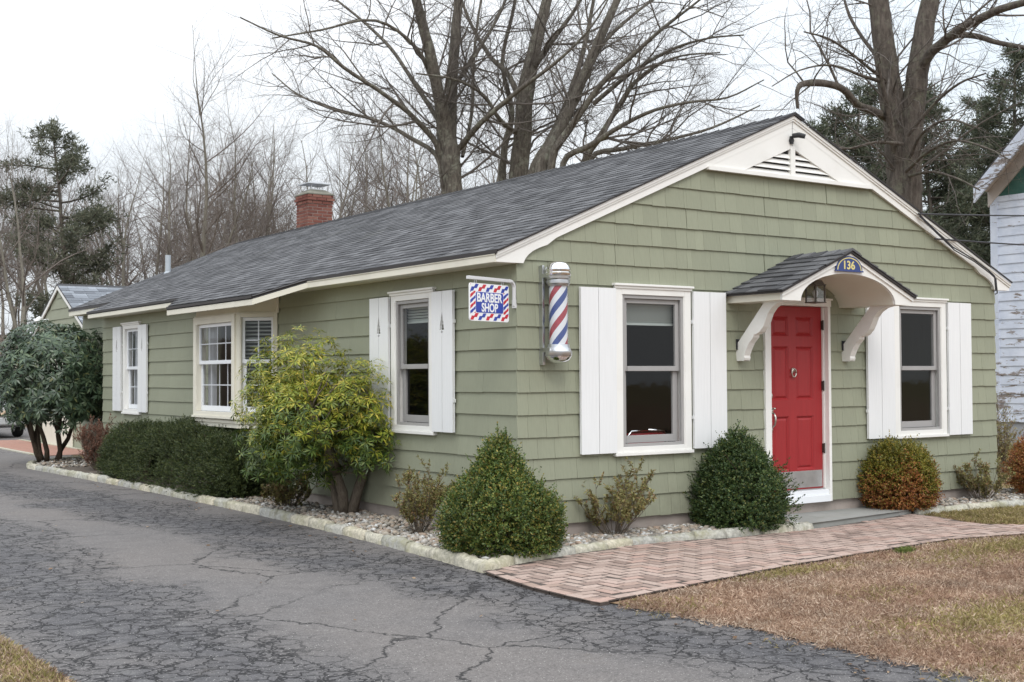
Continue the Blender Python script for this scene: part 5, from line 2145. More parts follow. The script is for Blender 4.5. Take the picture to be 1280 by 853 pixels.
# ------------------------------------------------------------------ white neighbouring house
def peeling(name, amount):
    m, t, b = nodes_of(name)
    g = N(t, 'ShaderNodeNewGeometry')
    mpn = N(t, 'ShaderNodeMapping', Scale=(1, 1.1, 5))
    t.links.new(g.outputs['Position'], mpn.inputs['Vector'])
    n1 = noise(t, mpn.outputs['Vector'], 2.1, 7, 0.68)
    base = ramp(t, noise(t, g.outputs['Position'], 3, 4), [(0.3, (0.56, 0.61, 0.72)), (0.7, (0.70, 0.74, 0.84))])
    wood = ramp(t, noise(t, mpn.outputs['Vector'], 18, 3), [(0.3, (0.16, 0.13, 0.12)), (0.7, (0.34, 0.30, 0.28))])
    sepz = N(t, 'ShaderNodeSeparateXYZ')
    t.links.new(g.outputs['Position'], sepz.inputs['Vector'])
    hgt = ramp(t, math_(t, 'DIVIDE', sepz.outputs['Z'], 5.5, True), [(0.0, 0.13), (0.3, 0.09), (0.6, 0.03), (0.85, 0.0)])
    n1 = math_(t, 'ADD', n1, hgt)
    col = mixc(t, ramp(t, n1, [(amount, 0), (amount + .03, 1)]), base, wood)
    t.links.new(col, b.inputs['Base Color'])
    b.inputs['Roughness'].default_value = 0.8
    bump(t, b, n1, 0.4, 0.01)
    return m
peeling('peeling_white', 0.64)
peeling('peeling_rake', 0.535)
paint('green_gable', (0.045, 0.12, 0.10), 0.7, 0.2, 3, 0.2)
paint('block_foundation', (0.40, 0.41, 0.45), 0.9, 0.12, 1.2, 0.2)
paint('soffit_worn', (0.50, 0.45, 0.42), 0.8, 0.15, 3, 0.1)
nb = empty('white_house', (18, 3.35, -.3))
tag(nb, 'old white clapboard house with peeling paint and green gable', 'building')
NW = 3.98
ZF, ZT, ZAP = .63, 5.60, 9.4
mb = MB()
mb.box(0.03, -NW + .03, -.3, 9, NW - .03, ZF)
mb.build('foundation', MATS['block_foundation'], nb)
mb = MB()
mb.box(0, -NW, ZF, 9, NW, ZT)
nwall = mb.build('wall', MATS['peeling_white'], nb)
z = ZF
rk = random.Random(77)
while z < ZT - .05:
    mb = MB()
    top = min(z + .215, ZT)
    vs, fs = shingle_verts((z, top, [(-NW + .12, z), (NW - .16, z), (NW - .16, top), (-NW + .12, top)], rk.uniform(-.002, .002)), lambda u, v, w: (-w, u, v))
    mb.add(vs, fs).build('clapboard', MATS['peeling_white'], nwall)
    z += .205
mb = MB()
mb.box(-.035, NW - .16, ZF - .02, .10, NW + .02, ZT)
mb.box(-.035, -NW - .02, ZF - .02, .10, -NW + .12, ZT)
mb.box(-.030, -NW + .121, ZT - .10, .0, NW - .161, ZT + .02)
mb.build('corner_board', MATS['peeling_white'], nb)
nsl = .925
za = ZT + .16 + nsl * NW
mb = MB()
mb.prism([(-NW, ZT + .021), (NW, ZT + .021), (0, za)], gyz, 0.0, .2)
mb.build('gable_wall', MATS['green_gable'], nb)
mb = MB()
ov = .06
for s in (-1, 1):
    vs = []
    for x in (-.55, 9.4):
        vs += [(x, 0, za + .16), (x, s * (NW + ov), za - nsl * (NW + ov) + .16), (x, s * (NW + ov), za - nsl * (NW + ov) + .08), (x, 0, za + .08)]
    mb.add(vs, [(0, 1, 5, 4), (2, 3, 7, 6), (0, 3, 2, 1), (4, 5, 6, 7), (1, 2, 6, 5)])
mb.build('roof', MATS['roof_deck'], nb)
mb = MB()
for s in (-1, 1):
    P_ = [(0, za - .24), (0, za + .10), (s * (NW + ov), za + .10 - nsl * (NW + ov)), (s * (NW + ov), za - .24 - nsl * (NW + ov))]
    mb.prism(P_ if s < 0 else P_[::-1], gyz, -.57, -.52)
mb.build('rake_board', MATS['peeling_rake'], nb)
mb = MB()
for s in (-1, 1):
    P_ = [(0, za + .05), (0, za + .078), (s * (NW + ov), za + .078 - nsl * (NW + ov)), (s * (NW + ov), za + .05 - nsl * (NW + ov))]
    mb.prism(P_ if s < 0 else P_[::-1], gyz, -.519, 0)
    P_ = [(0, za - .30), (0, za + .04), (s * (NW + ov), za + .04 - nsl * (NW + ov)), (s * (NW + ov), za - .30 - nsl * (NW + ov))]
    mb.prism(P_ if s < 0 else P_[::-1], gyz, -.05, -.005)
mb.build('soffit', MATS['soffit_worn'], nb)

# ------------------------------------------------------------------ plants: leaves as many small folded blades
def rand_unit(g, n):
    v = g.normal(size=(n, 3))
    return v / np.linalg.norm(v, axis=1, keepdims=True)


def norm(v):
    return v / np.maximum(np.linalg.norm(v, axis=1, keepdims=True), 1e-9)


def leaf_arrays(B, D, U, L, W, fold=0.25, droop=0.15):
    """B base, D direction, U face normal hint, L length, W width -> 6 verts, 2 quads per leaf (folded along the midrib)"""
    S = norm(np.cross(D, U))
    Nn = norm(np.cross(S, D))
    L, W = L[:, None], W[:, None]
    mid = B + D * L * .5 - Nn * L * droop * .3
    tip = B + D * L - Nn * L * droop
    l = mid + S * W * .5 + Nn * W * fold
    r = mid - S * W * .5 + Nn * W * fold
    m = len(B)
    V = np.stack([B, l, tip, r, mid], 1).reshape(-1, 3)
    k = np.arange(m)[:, None] * 5
    Fq = np.concatenate([np.concatenate([k, k + 1, k + 4], 1), np.concatenate([k + 1, k + 2, k + 4], 1), np.concatenate([k + 2, k + 3, k + 4], 1), np.concatenate([k + 3, k, k + 4], 1)], 1).reshape(-1, 3)
    return V, Fq


def flat_leaf_arrays(B, D, U, L, W):
    S = norm(np.cross(D, U))
    L, W = L[:, None], W[:, None]
    V = np.stack([B, B + D * L * .5 + S * W * .5, B + D * L, B + D * L * .5 - S * W * .5], 1).reshape(-1, 3)
    k = np.arange(len(B))[:, None] * 4
    return V, np.concatenate([k, k + 1, k + 2, k + 3], 1)


def foliage(name, arrs, mat, parent):
    V, Fq = arrs
    me = np_mesh(name, V, Fq, MATS[mat])
    o = link(bpy.data.objects.new(name, me), parent)
    return tag(o, kind='stuff')


def bush_shape(g, n, prof, H, shell=0.35, lumps=9, lump=0.12):
    """points through the outer shell of a lumpy body of revolution; prof(t) -> radius at height t in 0..1"""
    lu = rand_unit(g, lumps * 3)
    la = g.uniform(-lump, lump, lumps * 3)
    t = g.uniform(0.0, 1.0, n * 3)
    rmax = max(prof(x) for x in np.linspace(0, 1, 40))
    R = np.array([prof(x) for x in t])
    keep = g.random(n * 3) < np.clip(R / rmax + .12, 0, 1)
    t, R = t[keep][:n], R[keep][:n]
    th = g.uniform(0, 2 * np.pi, len(t))
    q = 1 - shell * g.random(len(t)) ** 1.6
    dirs = np.stack([np.cos(th), np.sin(th), (t - .5) * 1.6], -1)
    dirs = norm(dirs)
    k = 1 + (np.clip(dirs @ lu.T - .72, 0, 1) * 3.5 * la[None]).sum(1)
    P = np.stack([np.cos(th) * R * q * k, np.sin(th) * R * q * k, t * H * (1 - (1 - q) * .3 * t) * (1 + (k - 1) * .3)], -1)
    dz = 0.02
    slope = np.array([prof(min(1, x + dz)) - prof(max(0, x - dz)) for x in t]) / (2 * dz * H)
    Nn = norm(np.stack([np.cos(th), np.sin(th), -slope], -1))
    return P, Nn, t


def sprigs(g, P, Nn, per, length, up=0.5, spread=0.5, jitter=.4):
    """short shoots from P, leaves along them; returns leaf bases, directions, shoot directions and position along the shoot"""
    n = len(P)
    d = norm(Nn + np.array([0, 0, up]) + rand_unit(g, n) * jitter)
    L = g.uniform(.6, 1.3, n) * length * np.where(g.random(n) < .07, 1.55, 1)
    s = np.tile(np.linspace(.1, 1, per), n)
    B = np.repeat(P, per, 0) + np.repeat(d, per, 0) * (np.repeat(L, per) * s)[:, None]
    dd = np.repeat(d, per, 0)
    ld = norm(dd * spread + rand_unit(g, n * per) * .75)
    return B, ld, dd, s


def stems_mesh(name, mat, parent, r, n, H, spread, rad, base=.05, kids=3):
    mb = MB()
    for i in range(n):
        a = r.uniform(0, 6.28)
        p = Vector((math.cos(a) * base * r.random(), math.sin(a) * base * r.random(), -.02))
        d = Vector((math.cos(a) * spread * r.uniform(.3, 1), math.sin(a) * spread * r.uniform(.3, 1), 1)).normalized()
        pts = [p]
        h = H * r.uniform(.7, 1)
        for k in range(5):
            d = (d + Vector((r.uniform(-.25, .25), r.uniform(-.25, .25), .08))).normalized()
            pts.append(pts[-1] + d * h / 5)
        mb.tube(pts, [rad * (1 - .15 * k) for k in range(6)], 5)
        for k in range(kids):
            j = r.randint(1, 4)
            q = pts[j]
            d2 = (d + Vector((r.uniform(-1, 1), r.uniform(-1, 1), r.uniform(-.2, .6)))).normalized()
            pp = [q]
            for _ in range(3):
                d2 = (d2 + Vector((r.uniform(-.3, .3), r.uniform(-.3, .3), .1))).normalized()
                pp.append(pp[-1] + d2 * h * .16)
            mb.tube(pp, [rad * .5, rad * .4, rad * .3, rad * .15], 4)
    return mb.build(name, MATS[mat], parent, smooth=True)


def boxwood(loc, H, prof, n, mats, label, seed, top_mat=None, leaf=.022, lump=.12, group=None, cat='shrub'):
    g = np.random.default_rng(seed)
    r = random.Random(seed)
    root = empty('boxwood_shrub', loc)
    tag(root, label, cat, group)
    stems_mesh('stem', 'stem', root, r, 9, H * .8, .55, .012)
    P, Nn, t = bush_shape(g, n, prof, H, .42, 12, lump)
    P2, N2, t2 = bush_shape(g, int(n * .3), prof, H * .96, .95, 12, lump)
    P, Nn = np.concatenate([P, P2 * np.array([.9, .9, 1])]), np.concatenate([Nn, N2])
    B, D, S, s = sprigs(g, P, Nn, 10, .088, .5, .75)
    keep = B[:, 2] > .015
    B, D, S, s = B[keep], D[keep], S[keep], s[keep]
    tt = B[:, 2] / H
    L = g.uniform(.8, 1.3, len(B)) * leaf
    U = norm(S + rand_unit(g, len(B)) * .6)
    arr = lambda m: flat_leaf_arrays(B[m], D[m], U[m], L[m], L[m] * .62)
    if top_mat:
        ang = np.arctan2(B[:, 1], B[:, 0])
        wav = .5 + .15 * np.sin(ang * 3 + seed) + .12 * np.sin(ang * 5 + 1.7 * seed) + g.normal(0, .20, len(B))
        up = tt > wav
        foliage('foliage', arr(~up), mats, root)
        foliage('foliage', arr(up), top_mat, root)
    else:
        foliage('foliage', arr(np.ones(len(B), bool)), mats, root)
    return root


cone = lambda w, b=.16, e=.75: (lambda t: w * (min(1, (t + .03) / b) ** .45) * max(0.02, 1 - max(0, (t - b) / (1 - b)) ** 1.35) ** e)
dome = lambda w, b=.3: (lambda t: w * (min(1, (t + .05) / b) ** .4) * math.sqrt(max(.004, 1 - max(0, (t - .35) / .66) ** 2)))
def table(*pts):
    return lambda t: float(np.interp(t, [p[0] for p in pts], [p[1] for p in pts]))


boxwood((-.48, -.40, Z_BED), .97, table((0, .42), (.1, .48), (.28, .515), (.42, .49), (.54, .42), (.62, .33), (.70, .24), (.80, .19), (.90, .14), (.96, .09), (1, .03)), 6200, 'boxwood_leaf', 'green cone shaped boxwood at the corner of the two walls', 101, lump=.2)
boxwood((2.44, -.40, Z_BED), .95, table((0, .40), (.1, .45), (.3, .455), (.45, .41), (.6, .335), (.74, .24), (.86, .145), (.94, .08), (1, .02)), 5600, 'boxwood_dark_leaf', 'dark green cone shaped boxwood left of the red door', 102, lump=.16)
boxwood((5.14, -.28, Z_BED),   .72, dome(.375), 4600, 'bronze_leaf', 'bronze and yellow green rounded boxwood right of the doorstep', 103, 'bronze_top_leaf', lump=.16)
boxwood((8.02, -.28, Z_BED),   .72, dome(.46), 3200, 'bronze_leaf', 'rust red rounded boxwood beyond the right corner of the shop', 104, None, lump=.16)


def scraggly(name, loc, H, wdt, n_stem, n_leaf, label, seed, leafmat='azalea_leaf', leaf=.033, top=True, cat='shrub', group=None):
    """open twiggy shrub: many fine stems with small leaf tufts near the ends"""
    g = np.random.default_rng(seed)
    r = random.Random(seed)
    root = empty(name, loc)
    tag(root, label, cat, group)
    mb = MB()
    tips = []
    for i in range(n_stem):
        a = r.uniform(0, 6.28)
        sp = r.uniform(.15, 1.0)
        d = Vector((math.cos(a) * sp * wdt / H, math.sin(a) * sp * wdt / H, 1)).normalized()
        p = Vector((math.cos(a) * .06 * sp, math.sin(a) * .06 * sp, -.02))
        h = H * r.uniform(.65, 1.08) * (1.0 - .25 * sp)
        pts = [p]
        for k in range(6):
            d = (d + Vector((r.uniform(-.2, .2), r.uniform(-.2, .2), .05))).normalized()
            pts.append(pts[-1] + d * h / 6)
        mb.tube(pts, [.0058, .005, .0042, .0036, .003, .0024, .0016], 4)
        tips.append((pts[-1], d))
        for k in range(6):
            j = r.randint(2, 5)
            q = pts[j]
            d2 = (d + Vector((r.uniform(-1, 1), r.uniform(-1, 1), r.uniform(0, .7)))).normalized()
            pp = [q]
            for _ in range(3):
                d2 = (d2 + Vector((r.uniform(-.3, .3), r.uniform(-.3, .3), .12))).normalized()
                pp.append(pp[-1] + d2 * h * .085)
            mb.tube(pp, [.0035, .003, .0022, .0014], 3)
            tips.append((pp[-1], d2))
            tips.append((pp[-2], d2))
    mb.build('stem', MATS['stem_gray'], root)
    T = np.array([t[0][:] for t in tips])
    Dn = np.array([t[1][:] for t in tips])
    per = max(1, n_leaf // len(tips))
    B = np.repeat(T, per, 0) - np.repeat(Dn, per, 0) * (g.random(len(T) * per) * .07)[:, None]
    D = norm(np.repeat(Dn, per, 0) * .7 + rand_unit(g, len(B)))
    L = g.uniform(.6, 1.3, len(B)) * leaf
    foliage('foliage', leaf_arrays(B, D, norm(rand_unit(g, len(B)) + np.array([0, 0, 1.])), L, L * .42), leafmat, root)
    return root


scraggly('azalea', (.98, -.20, Z_BED), .80, .92, 24, 5200, 'sparse bronze leaved azalea under the front window with the blind', 201)
scraggly('azalea', (-.45, 1.08, Z_BED), .76, .70, 24, 5000, 'sparse reddish azalea on the driveway side of the corner boxwood', 202)
scraggly('azalea', (6.72, -.22, Z_BED), .62, .80, 24, 4200, 'sparse low azalea near the right end of the front wall', 203)
scraggly('azalea', (-.42, 4.15, Z_BED), .56, .70, 34, 5200, 'low olive and red azalea beside the yellow green pieris', 204, leaf=.036)
scraggly('barberry', (-.42, 11.75, Z_BED), .92, .55, 70, 24000, 'rust brown bare twigged barberry between hedge and rhododendron', 205, 'barberry_leaf', .022)
scraggly('wild_shrub', (10.9, 2.4, -.2), 1.0, .7, 40, 3500, 'grey twiggy shrub against the foundation of the white house', 206)
scraggly('wild_shrub', (13.6, 4.4, -.2), 1.25, .9, 40, 3500, 'taller grey twiggy shrub beside the white house corner', 207)


# clipped yew hedge
def hedge():
    g = np.random.default_rng(301)
    r = random.Random(301)
    root = empty('yew_hedge', (-.41, 8.0, Z_BED))
    tag(root, 'dark green rounded yew hedge along the side wall', 'hedge')
    n = 17000
    hx, hy, hz = .42, 2.62, .86
    V = rand_unit(g, n * 2)
    V[:, 2] = np.abs(V[:, 2])
    e = 2.5
    ex = np.array([2.4, 6.0, 2.8])
    lo, hi = np.full(len(V), .3), np.full(len(V), 2.)
    for _ in range(30):
        md = (lo + hi) / 2
        big = ((np.abs(V) * md[:, None]) ** ex).sum(1) > 1
        hi, lo = np.where(big, md, hi), np.where(big, lo, md)
    Q = V * md[:, None]
    wob = 1 + .05 * np.sin(Q[:, 1] * 7 + Q[:, 2] * 3) + .04 * np.sin(Q[:, 1] * 15 + Q[:, 0] * 9 + Q[:, 2] * 6)
    # spread evenly: keep by surface stretch
    st = np.linalg.norm(np.stack([Q[:, 0] * hx, Q[:, 1] * hy, Q[:, 2] * hz], -1), axis=1)
    keep = g.random(len(Q)) < (st / st.max()) ** 1.2 + .1
    Q, wob = Q[keep][:n], wob[keep][:n]
    q = (1 - .30 * g.random(len(Q)) ** 1.7) * wob
    Nn = norm(np.sign(Q) * ex * np.abs(Q) ** (ex - 1) / np.array([hx, hy, hz]))
    P = Q * q[:, None] * np.array([hx, hy, hz])
    P[:, 2] = P[:, 2] * .97 + .02
    # the top sags towards the far end
    P[:, 2] *= 1 - .10 * np.clip(P[:, 1] / hy, 0, 1)
    B, D, S, s = sprigs(g, P, Nn, 16, .085, .25, .9, .5)
    L = g.uniform(.8, 1.3, len(B)) * .026
    foliage('foliage', flat_leaf_arrays(B, D, norm(S + rand_unit(g, len(B)) * .5), L, L * .30), 'yew_leaf', root)
    mb = MB()
    for i in range(24):
        y = r.uniform(-hy * .85, hy * .85)
        x = r.uniform(-.15, .15)
        pts = [(x, y, -.03), (x + r.uniform(-.1, .1), y + r.uniform(-.1, .1), .35), (x + r.uniform(-.25, .25), y + r.uniform(-.25, .25), .8)]
        mb.tube(pts, [.02, .014, .006], 5)
    mb.build('stem', MATS['stem'], root)


hedge()


def whorls(g, C, Dn, per, leaf, wl, droop=.3, lift=.25):
    n = len(C)
    A = norm(Dn)
    T1 = norm(np.cross(A, rand_unit(g, n)))
    T2 = np.cross(A, T1)
    ph = np.tile(np.arange(per) / per * 2 * np.pi, n) + np.repeat(g.uniform(0, 6.28, n), per) + g.normal(0, .25, n * per)
    rad = np.repeat(T1, per, 0) * np.cos(ph)[:, None] + np.repeat(T2, per, 0) * np.sin(ph)[:, None]
    li = lift + g.normal(0, .22, n * per)
    D = norm(rad + np.repeat(A, per, 0) * li[:, None])
    B = np.repeat(C, per, 0) + D * .008
    L = g.uniform(.7, 1.15, n * per) * leaf
    U = norm(np.repeat(A, per, 0) + rad * .2)
    return B, D, U, L, L * wl


def leafy(root, B, D, U, L, W, single_mat, rest_mat, n_single, droop, fold, loc, wmesh):
    """the leaves that show largest as objects, the rest as one mesh"""
    wts = np.array([view_weight(Vector(loc) + Vector(b))[0] for b in B])
    # facing the viewer and outermost first
    toc = np.array(CAM) - (np.array(loc) + B)
    toc = norm(toc)
    out = (norm(B - B.mean(0)) * toc).sum(1)
    score = wts * L * (0.4 + np.abs((U * toc).sum(1))) * np.clip(out, 0.02, 1)
    order = np.argsort(-score)
    one = order[:n_single]
    rest = order[n_single:]
    foliage('foliage', leaf_arrays(B[rest], D[rest], U[rest], L[rest], W[rest], fold, droop), rest_mat, root)
    z = np.zeros((1, 3))
    V, Fq = leaf_arrays(z, np.array([[1., 0, 0]]), np.array([[0, 0, 1.]]), np.array([1.]), np.array([wmesh]), fold, droop)
    me = np_mesh('leaf', V, Fq, MATS[single_mat])
    for i in one:
        d, u = Vector(D[i]), Vector(U[i])
        s = d.cross(u).normalized()
        nn = s.cross(d).normalized()
        m = Matrix.Identity(4)
        for a in range(3):
            m[a][0], m[a][1], m[a][2], m[a][3] = d[a] * L[i], -s[a] * L[i] * -1, nn[a] * L[i], B[i][a]
        o = bpy.data.objects.new('leaf', me)
        o.matrix_local = m
        link(o, root)


def rhododendron():
    g = np.random.default_rng(401)
    r = random.Random(401)
    loc = (-.48, 14.55, Z_BED)
    root = empty('rhododendron', loc)
    tag(root, 'tall rhododendron with dark leathery leaves on bare brown stems', 'shrub')
    mb = MB()
    for i in range(9):
        a = r.uniform(0, 6.28)
        p = Vector((math.cos(a) * .16, math.sin(a) * .16, -.05))
        d = Vector((math.cos(a) * .28, math.sin(a) * .28, 1)).normalized()
        pts = [p]
        for k in range(7):
            d = (d + Vector((r.uniform(-.28, .28), r.uniform(-.28, .28), .06))).normalized()
            pts.append(pts[-1] + d * .27)
        mb.tube(pts, [.052, .046, .040, .034, .028, .022, .016, .01], 7)
        for k in range(5):
            j = r.randint(2, 6)
            d2 = (d + Vector((r.uniform(-1, 1), r.uniform(-1, 1), r.uniform(0, .6)))).normalized()
            pp = [pts[j]]
            for _ in range(4):
                d2 = (d2 + Vector((r.uniform(-.3, .3), r.uniform(-.3, .3), .1))).normalized()
                pp.append(pp[-1] + d2 * .16)
            mb.tube(pp, [.018, .015, .012, .009, .005], 5)
    mb.build('stem', MATS['stem'], root, smooth=True)
    n = 1500
    Q = rand_unit(g, n * 2)
    Q = Q[Q[:, 2] > -.88][:n]
    q = 1 - .34 * g.random(len(Q)) ** 1.6
    wob = 1 + .07 * np.sin(Q[:, 0] * 7 + 1) * np.sin(Q[:, 2] * 6) + .06 * np.sin(Q[:, 1] * 9 + Q[:, 2] * 5)
    C = Q * (q * wob)[:, None] * np.array([1.14, 1.14, 1.10]) + np.array([0, 0, 1.52])
    kp = (C[:, 2] > .95 - .55 * np.clip(np.hypot(C[:, 0], C[:, 1]) - .25, 0, .8) + g.normal(0, .10, len(C)))
    C, Q = C[kp], Q[kp]
    Dn = norm(Q * np.array([1, 1, .5]) + np.array([0, 0, .55]) + rand_unit(g, len(Q)) * .3)
    B, D, U, L, W = whorls(g, C, Dn, 9, .135, .30, lift=.05)
    leafy(root, B, D, U, L, W, 'rhododendron_leaf_single', 'rhododendron_leaf', 290, .35, .10, loc, .30)


def pieris():
    g = np.random.default_rng(501)
    r = random.Random(501)
    loc = (-.22, 3.12, Z_BED)
    root = empty('pieris', loc)
    tag(root, 'large yellow green pieris bush with a thick twisted stem by the side wall', 'shrub')
    mb = MB()
    limbs = [[(0, 0, -.05), (-.05, -.06, .25), (-.16, -.1, .5), (-.32, -.06, .8), (-.45, .06, 1.1), (-.5, .2, 1.4)],
             [(.05, -.05, -.05), (.10, -.12, .25), (.14, -.25, .55), (.12, -.4, .9), (.05, -.5, 1.25)],
             [(-.02, .05, -.05), (-.04, .16, .3), (-.15, .32, .6), (-.3, .5, .95), (-.35, .62, 1.2)],
             [(-.16, -.1, .5), (-.3, -.25, .7), (-.5, -.4, .95), (-.62, -.48, 1.2)]]
    for l in limbs:
        mb.tube(l, [.07 * (1 - .14 * i) for i in range(len(l))], 8)
    for i in range(60):
        l = r.choice(limbs)
        p = Vector(l[r.randint(2, len(l) - 1)])
        d = Vector((r.uniform(-1, 1), r.uniform(-1, 1), r.uniform(-.2, 1))).normalized()
        pp = [p]
        for _ in range(4):
            d = (d + Vector((r.uniform(-.3, .3), r.uniform(-.3, .3), .1))).normalized()
            pp.append(pp[-1] + d * .13)
        mb.tube(pp, [.014, .012, .009, .006, .003], 4)
    mb.build('stem', MATS['stem_gray'], root, smooth=True)
    # crown: several lobes
    lobes = [((-.48, .18, 1.50), .62), ((-.1, -.42, 1.28), .56), ((-.72, -.30, 1.05), .52), ((-.42, .78, 1.15), .58), ((-.28, .10, .95), .58), ((-.02, -.62, .85), .36), ((-.70, .30, .72), .40), ((-.35, .95, .72), .36)]
    Cs, Ds = [], []
    for (cx_, cy_, cz_), R in lobes:
        n = int(420 * R * R / .3)
        Q = rand_unit(g, n)
        q = 1 - .55 * g.random(n) ** 1.4
        q *= 1 + .12 * np.sin(Q[:, 0] * 9 + cx_ * 7) * np.sin(Q[:, 2] * 8)
        Cs.append(Q * q[:, None] * R + np.array([cx_, cy_, cz_]))
        Ds.append(norm(Q * .8 + np.array([0, 0, .8]) + rand_unit(g, n) * .35))
    C, Dn = np.concatenate(Cs), np.concatenate(Ds)
    keep = (C[:, 0] < .17) & (C[:, 2] > .18)
    C, Dn = C[keep], Dn[keep]
    B, D, U, L, W = whorls(g, C, Dn, 11, .085, .19, lift=.12)
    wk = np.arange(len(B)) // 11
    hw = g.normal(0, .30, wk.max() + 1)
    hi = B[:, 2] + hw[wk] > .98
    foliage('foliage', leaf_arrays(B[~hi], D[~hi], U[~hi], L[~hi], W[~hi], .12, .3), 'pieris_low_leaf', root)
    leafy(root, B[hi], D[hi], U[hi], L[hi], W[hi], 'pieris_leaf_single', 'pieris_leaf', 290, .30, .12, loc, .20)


rhododendron()
pieris()


# ------------------------------------------------------------------ trees
class TubeSet:
    """fast collector of many tapering tubes"""

    def __init__(self):
        self.V, self.F, self.n = [], [], 0

    def tube(self, pts, rad, k):
        m = len(pts)
        P = np.array([p[:] for p in pts], float)
        T = np.empty_like(P)
        T[1:-1] = P[2:] - P[:-2]
        T[0], T[-1] = P[1] - P[0], P[-1] - P[-2]
        T /= np.maximum(np.linalg.norm(T, axis=1, keepdims=True), 1e-9)
        ref = np.array([0, 0, 1.]) if abs(T[0, 2]) < .9 else np.array([1., 0, 0])
        A = np.cross(T, ref)
        nA = np.linalg.norm(A, axis=1, keepdims=True)
        A /= np.maximum(nA, 1e-9)
        C = np.cross(T, A)
        t = np.arange(k) * (2 * np.pi / k)
        ring = (A[:, None, :] * np.cos(t)[None, :, None] + C[:, None, :] * np.sin(t)[None, :, None]) * np.asarray(rad)[:, None, None] + P[:, None, :]
        self.V.append(ring.reshape(-1, 3))
        i = np.arange(m - 1)[:, None] * k
        j = np.arange(k)[None]
        j2 = (j + 1) % k
        f = np.stack([i + j, i + j2, i + k + j2, i + k + j], -1).reshape(-1, 4) + self.n
        self.F.append(f)
        self.n += m * k

    def build(self, name, mat, parent, off=None):
        if not self.V:
            return None
        V = np.concatenate(self.V)
        if off is not None:
            V = V - np.array(off[:])
        me = np_mesh(name, V, np.concatenate(self.F), MATS[mat], None, True)
        return link(bpy.data.objects.new(name, me), parent)


def polyline(r, p, d, length, segs, wander, up):
    pts = [p]
    for _ in range(segs):
        d = (d + Vector((r.gauss(0, wander), r.gauss(0, wander), r.gauss(0, wander) + up))).normalized()
        pts.append(pts[-1] + d * (length / segs))
    return pts


def sprout(ts, r, pts, rads, level, spec):
    """children along a limb; spec[level] = (count per metre, length factor, angle range, start, up, wander)"""
    if level >= len(spec):
        return
    dens, ln, (a0, a1), t0, up, wander, segs, k = spec[level]
    tot = sum((b - a).length for a, b in zip(pts, pts[1:]))
    n = max(1, int(dens * tot + r.random()))
    for _ in range(n):
        t = t0 + (1 - t0) * r.random()
        x = t * (len(pts) - 1)
        i = min(int(x), len(pts) - 2)
        p = pts[i].lerp(pts[i + 1], x - i)
        d = (pts[i + 1] - pts[i]).normalized()
        side = d.orthogonal()
        side.rotate(Matrix.Rotation(r.uniform(0, 6.283), 3, d))
        a = math.radians(r.uniform(a0, a1))
        d2 = d * math.cos(a) + side * math.sin(a)
        L = ln * r.uniform(.55, 1.2) * (1 - .45 * t)
        rr_ = rads[i] + (rads[i + 1] - rads[i]) * (x - i)
        rad = min(rr_ * .55, L * .0115 + .002)
        q = polyline(r, p, d2, L, segs, wander, up)
        rq = [rad * (1 - .75 * j / segs) for j in range(segs + 1)]
        ts.tube(q, rq, k)
        sprout(ts, r, q, rq, level + 1, spec)


BARE = [(1.3, 3.4, (28, 60), .08, .05, .13, 6, 5), (3.2, 1.8, (25, 60), .12, .05, .17, 5, 4), (5.2, .9, (25, 60), .1, .03, .2, 3, 3), (8.0, .42, (25, 60), .1, .02, .22, 2, 3)]


def drawn_tree(name, label, limbs, dep, seed, spec, bark='bark_maple', twig='twig', cat='tree', base_ext=None, group=None):
    """limbs: [(photo x, photo y, depth offset, width in photo px), ...] giving trunk and main limbs"""
    r = random.Random(seed)
    trunk, tw = TubeSet(), TubeSet()
    base = None
    for li, limb in enumerate(limbs):
        pts, rads = [], []
        for px, py, dd, w in limb:
            d = dep + dd
            p = at(px, py, d)
            pts.append(p)
            rads.append(w / 2 / F_PX * d * (.88 if name == 'maple_tree' else 1))
        if li == 0:
            b = Vector((pts[0].x, pts[0].y, -.3))
            base = b
            d0 = pts[0] - pts[1]
            pts = [b, b.lerp(pts[0], .12)] + pts
            rads = [rads[0] * 1.6, rads[0] * 1.15] + rads
        elif limb[0][1] >= 195 and limb[0][3] >= 7:                  # a stem rising from the same stool
            low = Vector((base.x * .6 + pts[0].x * .4, base.y * .6 + pts[0].y * .4, pts[0].z * .35))
            pts = [low] + pts
            rads = [rads[0] * 1.1] + rads
        # resample with a little wander so limbs are not ruler straight
        fine, fr = [], []
        for i in range(len(pts) - 1):
            for s in range(4):
                t = s / 4
                p0, p1, p2, p3 = pts[max(i - 1, 0)], pts[i], pts[i + 1], pts[min(i + 2, len(pts) - 1)]
                Lg = (p2 - p1).length
                m1, m2 = (p2 - p0).normalized() * Lg, (p3 - p1).normalized() * Lg
                q = p1 * (2 * t ** 3 - 3 * t * t + 1) + m1 * (t ** 3 - 2 * t * t + t) + p2 * (3 * t * t - 2 * t ** 3) + m2 * (t ** 3 - t * t)
                rd = rads[i] + (rads[i + 1] - rads[i]) * t
                fine.append(q + Vector((r.gauss(0, 1), r.gauss(0, 1), 0)) * rd * .045)
                fr.append(rd * r.uniform(.97, 1.03))
        fine.append(pts[-1])
        fr.append(rads[-1])
        trunk.tube(fine, fr, 10 if rads[0] > .06 else 6)
        vis = [i for i, p in enumerate(fine) if p.z > 3.0] or [0]
        st = vis[0] if li == 0 else 1
        sprout(tw, r, fine[st:], fr[st:], 0 if fr[st] > .05 else 1, spec)
    root = empty(name, base)
    tag(root, label, cat, group)
    trunk.build('trunk', bark, root, base)
    c = tw.build('crown', twig, root, base)
    tag(c, kind='stuff')
    return root


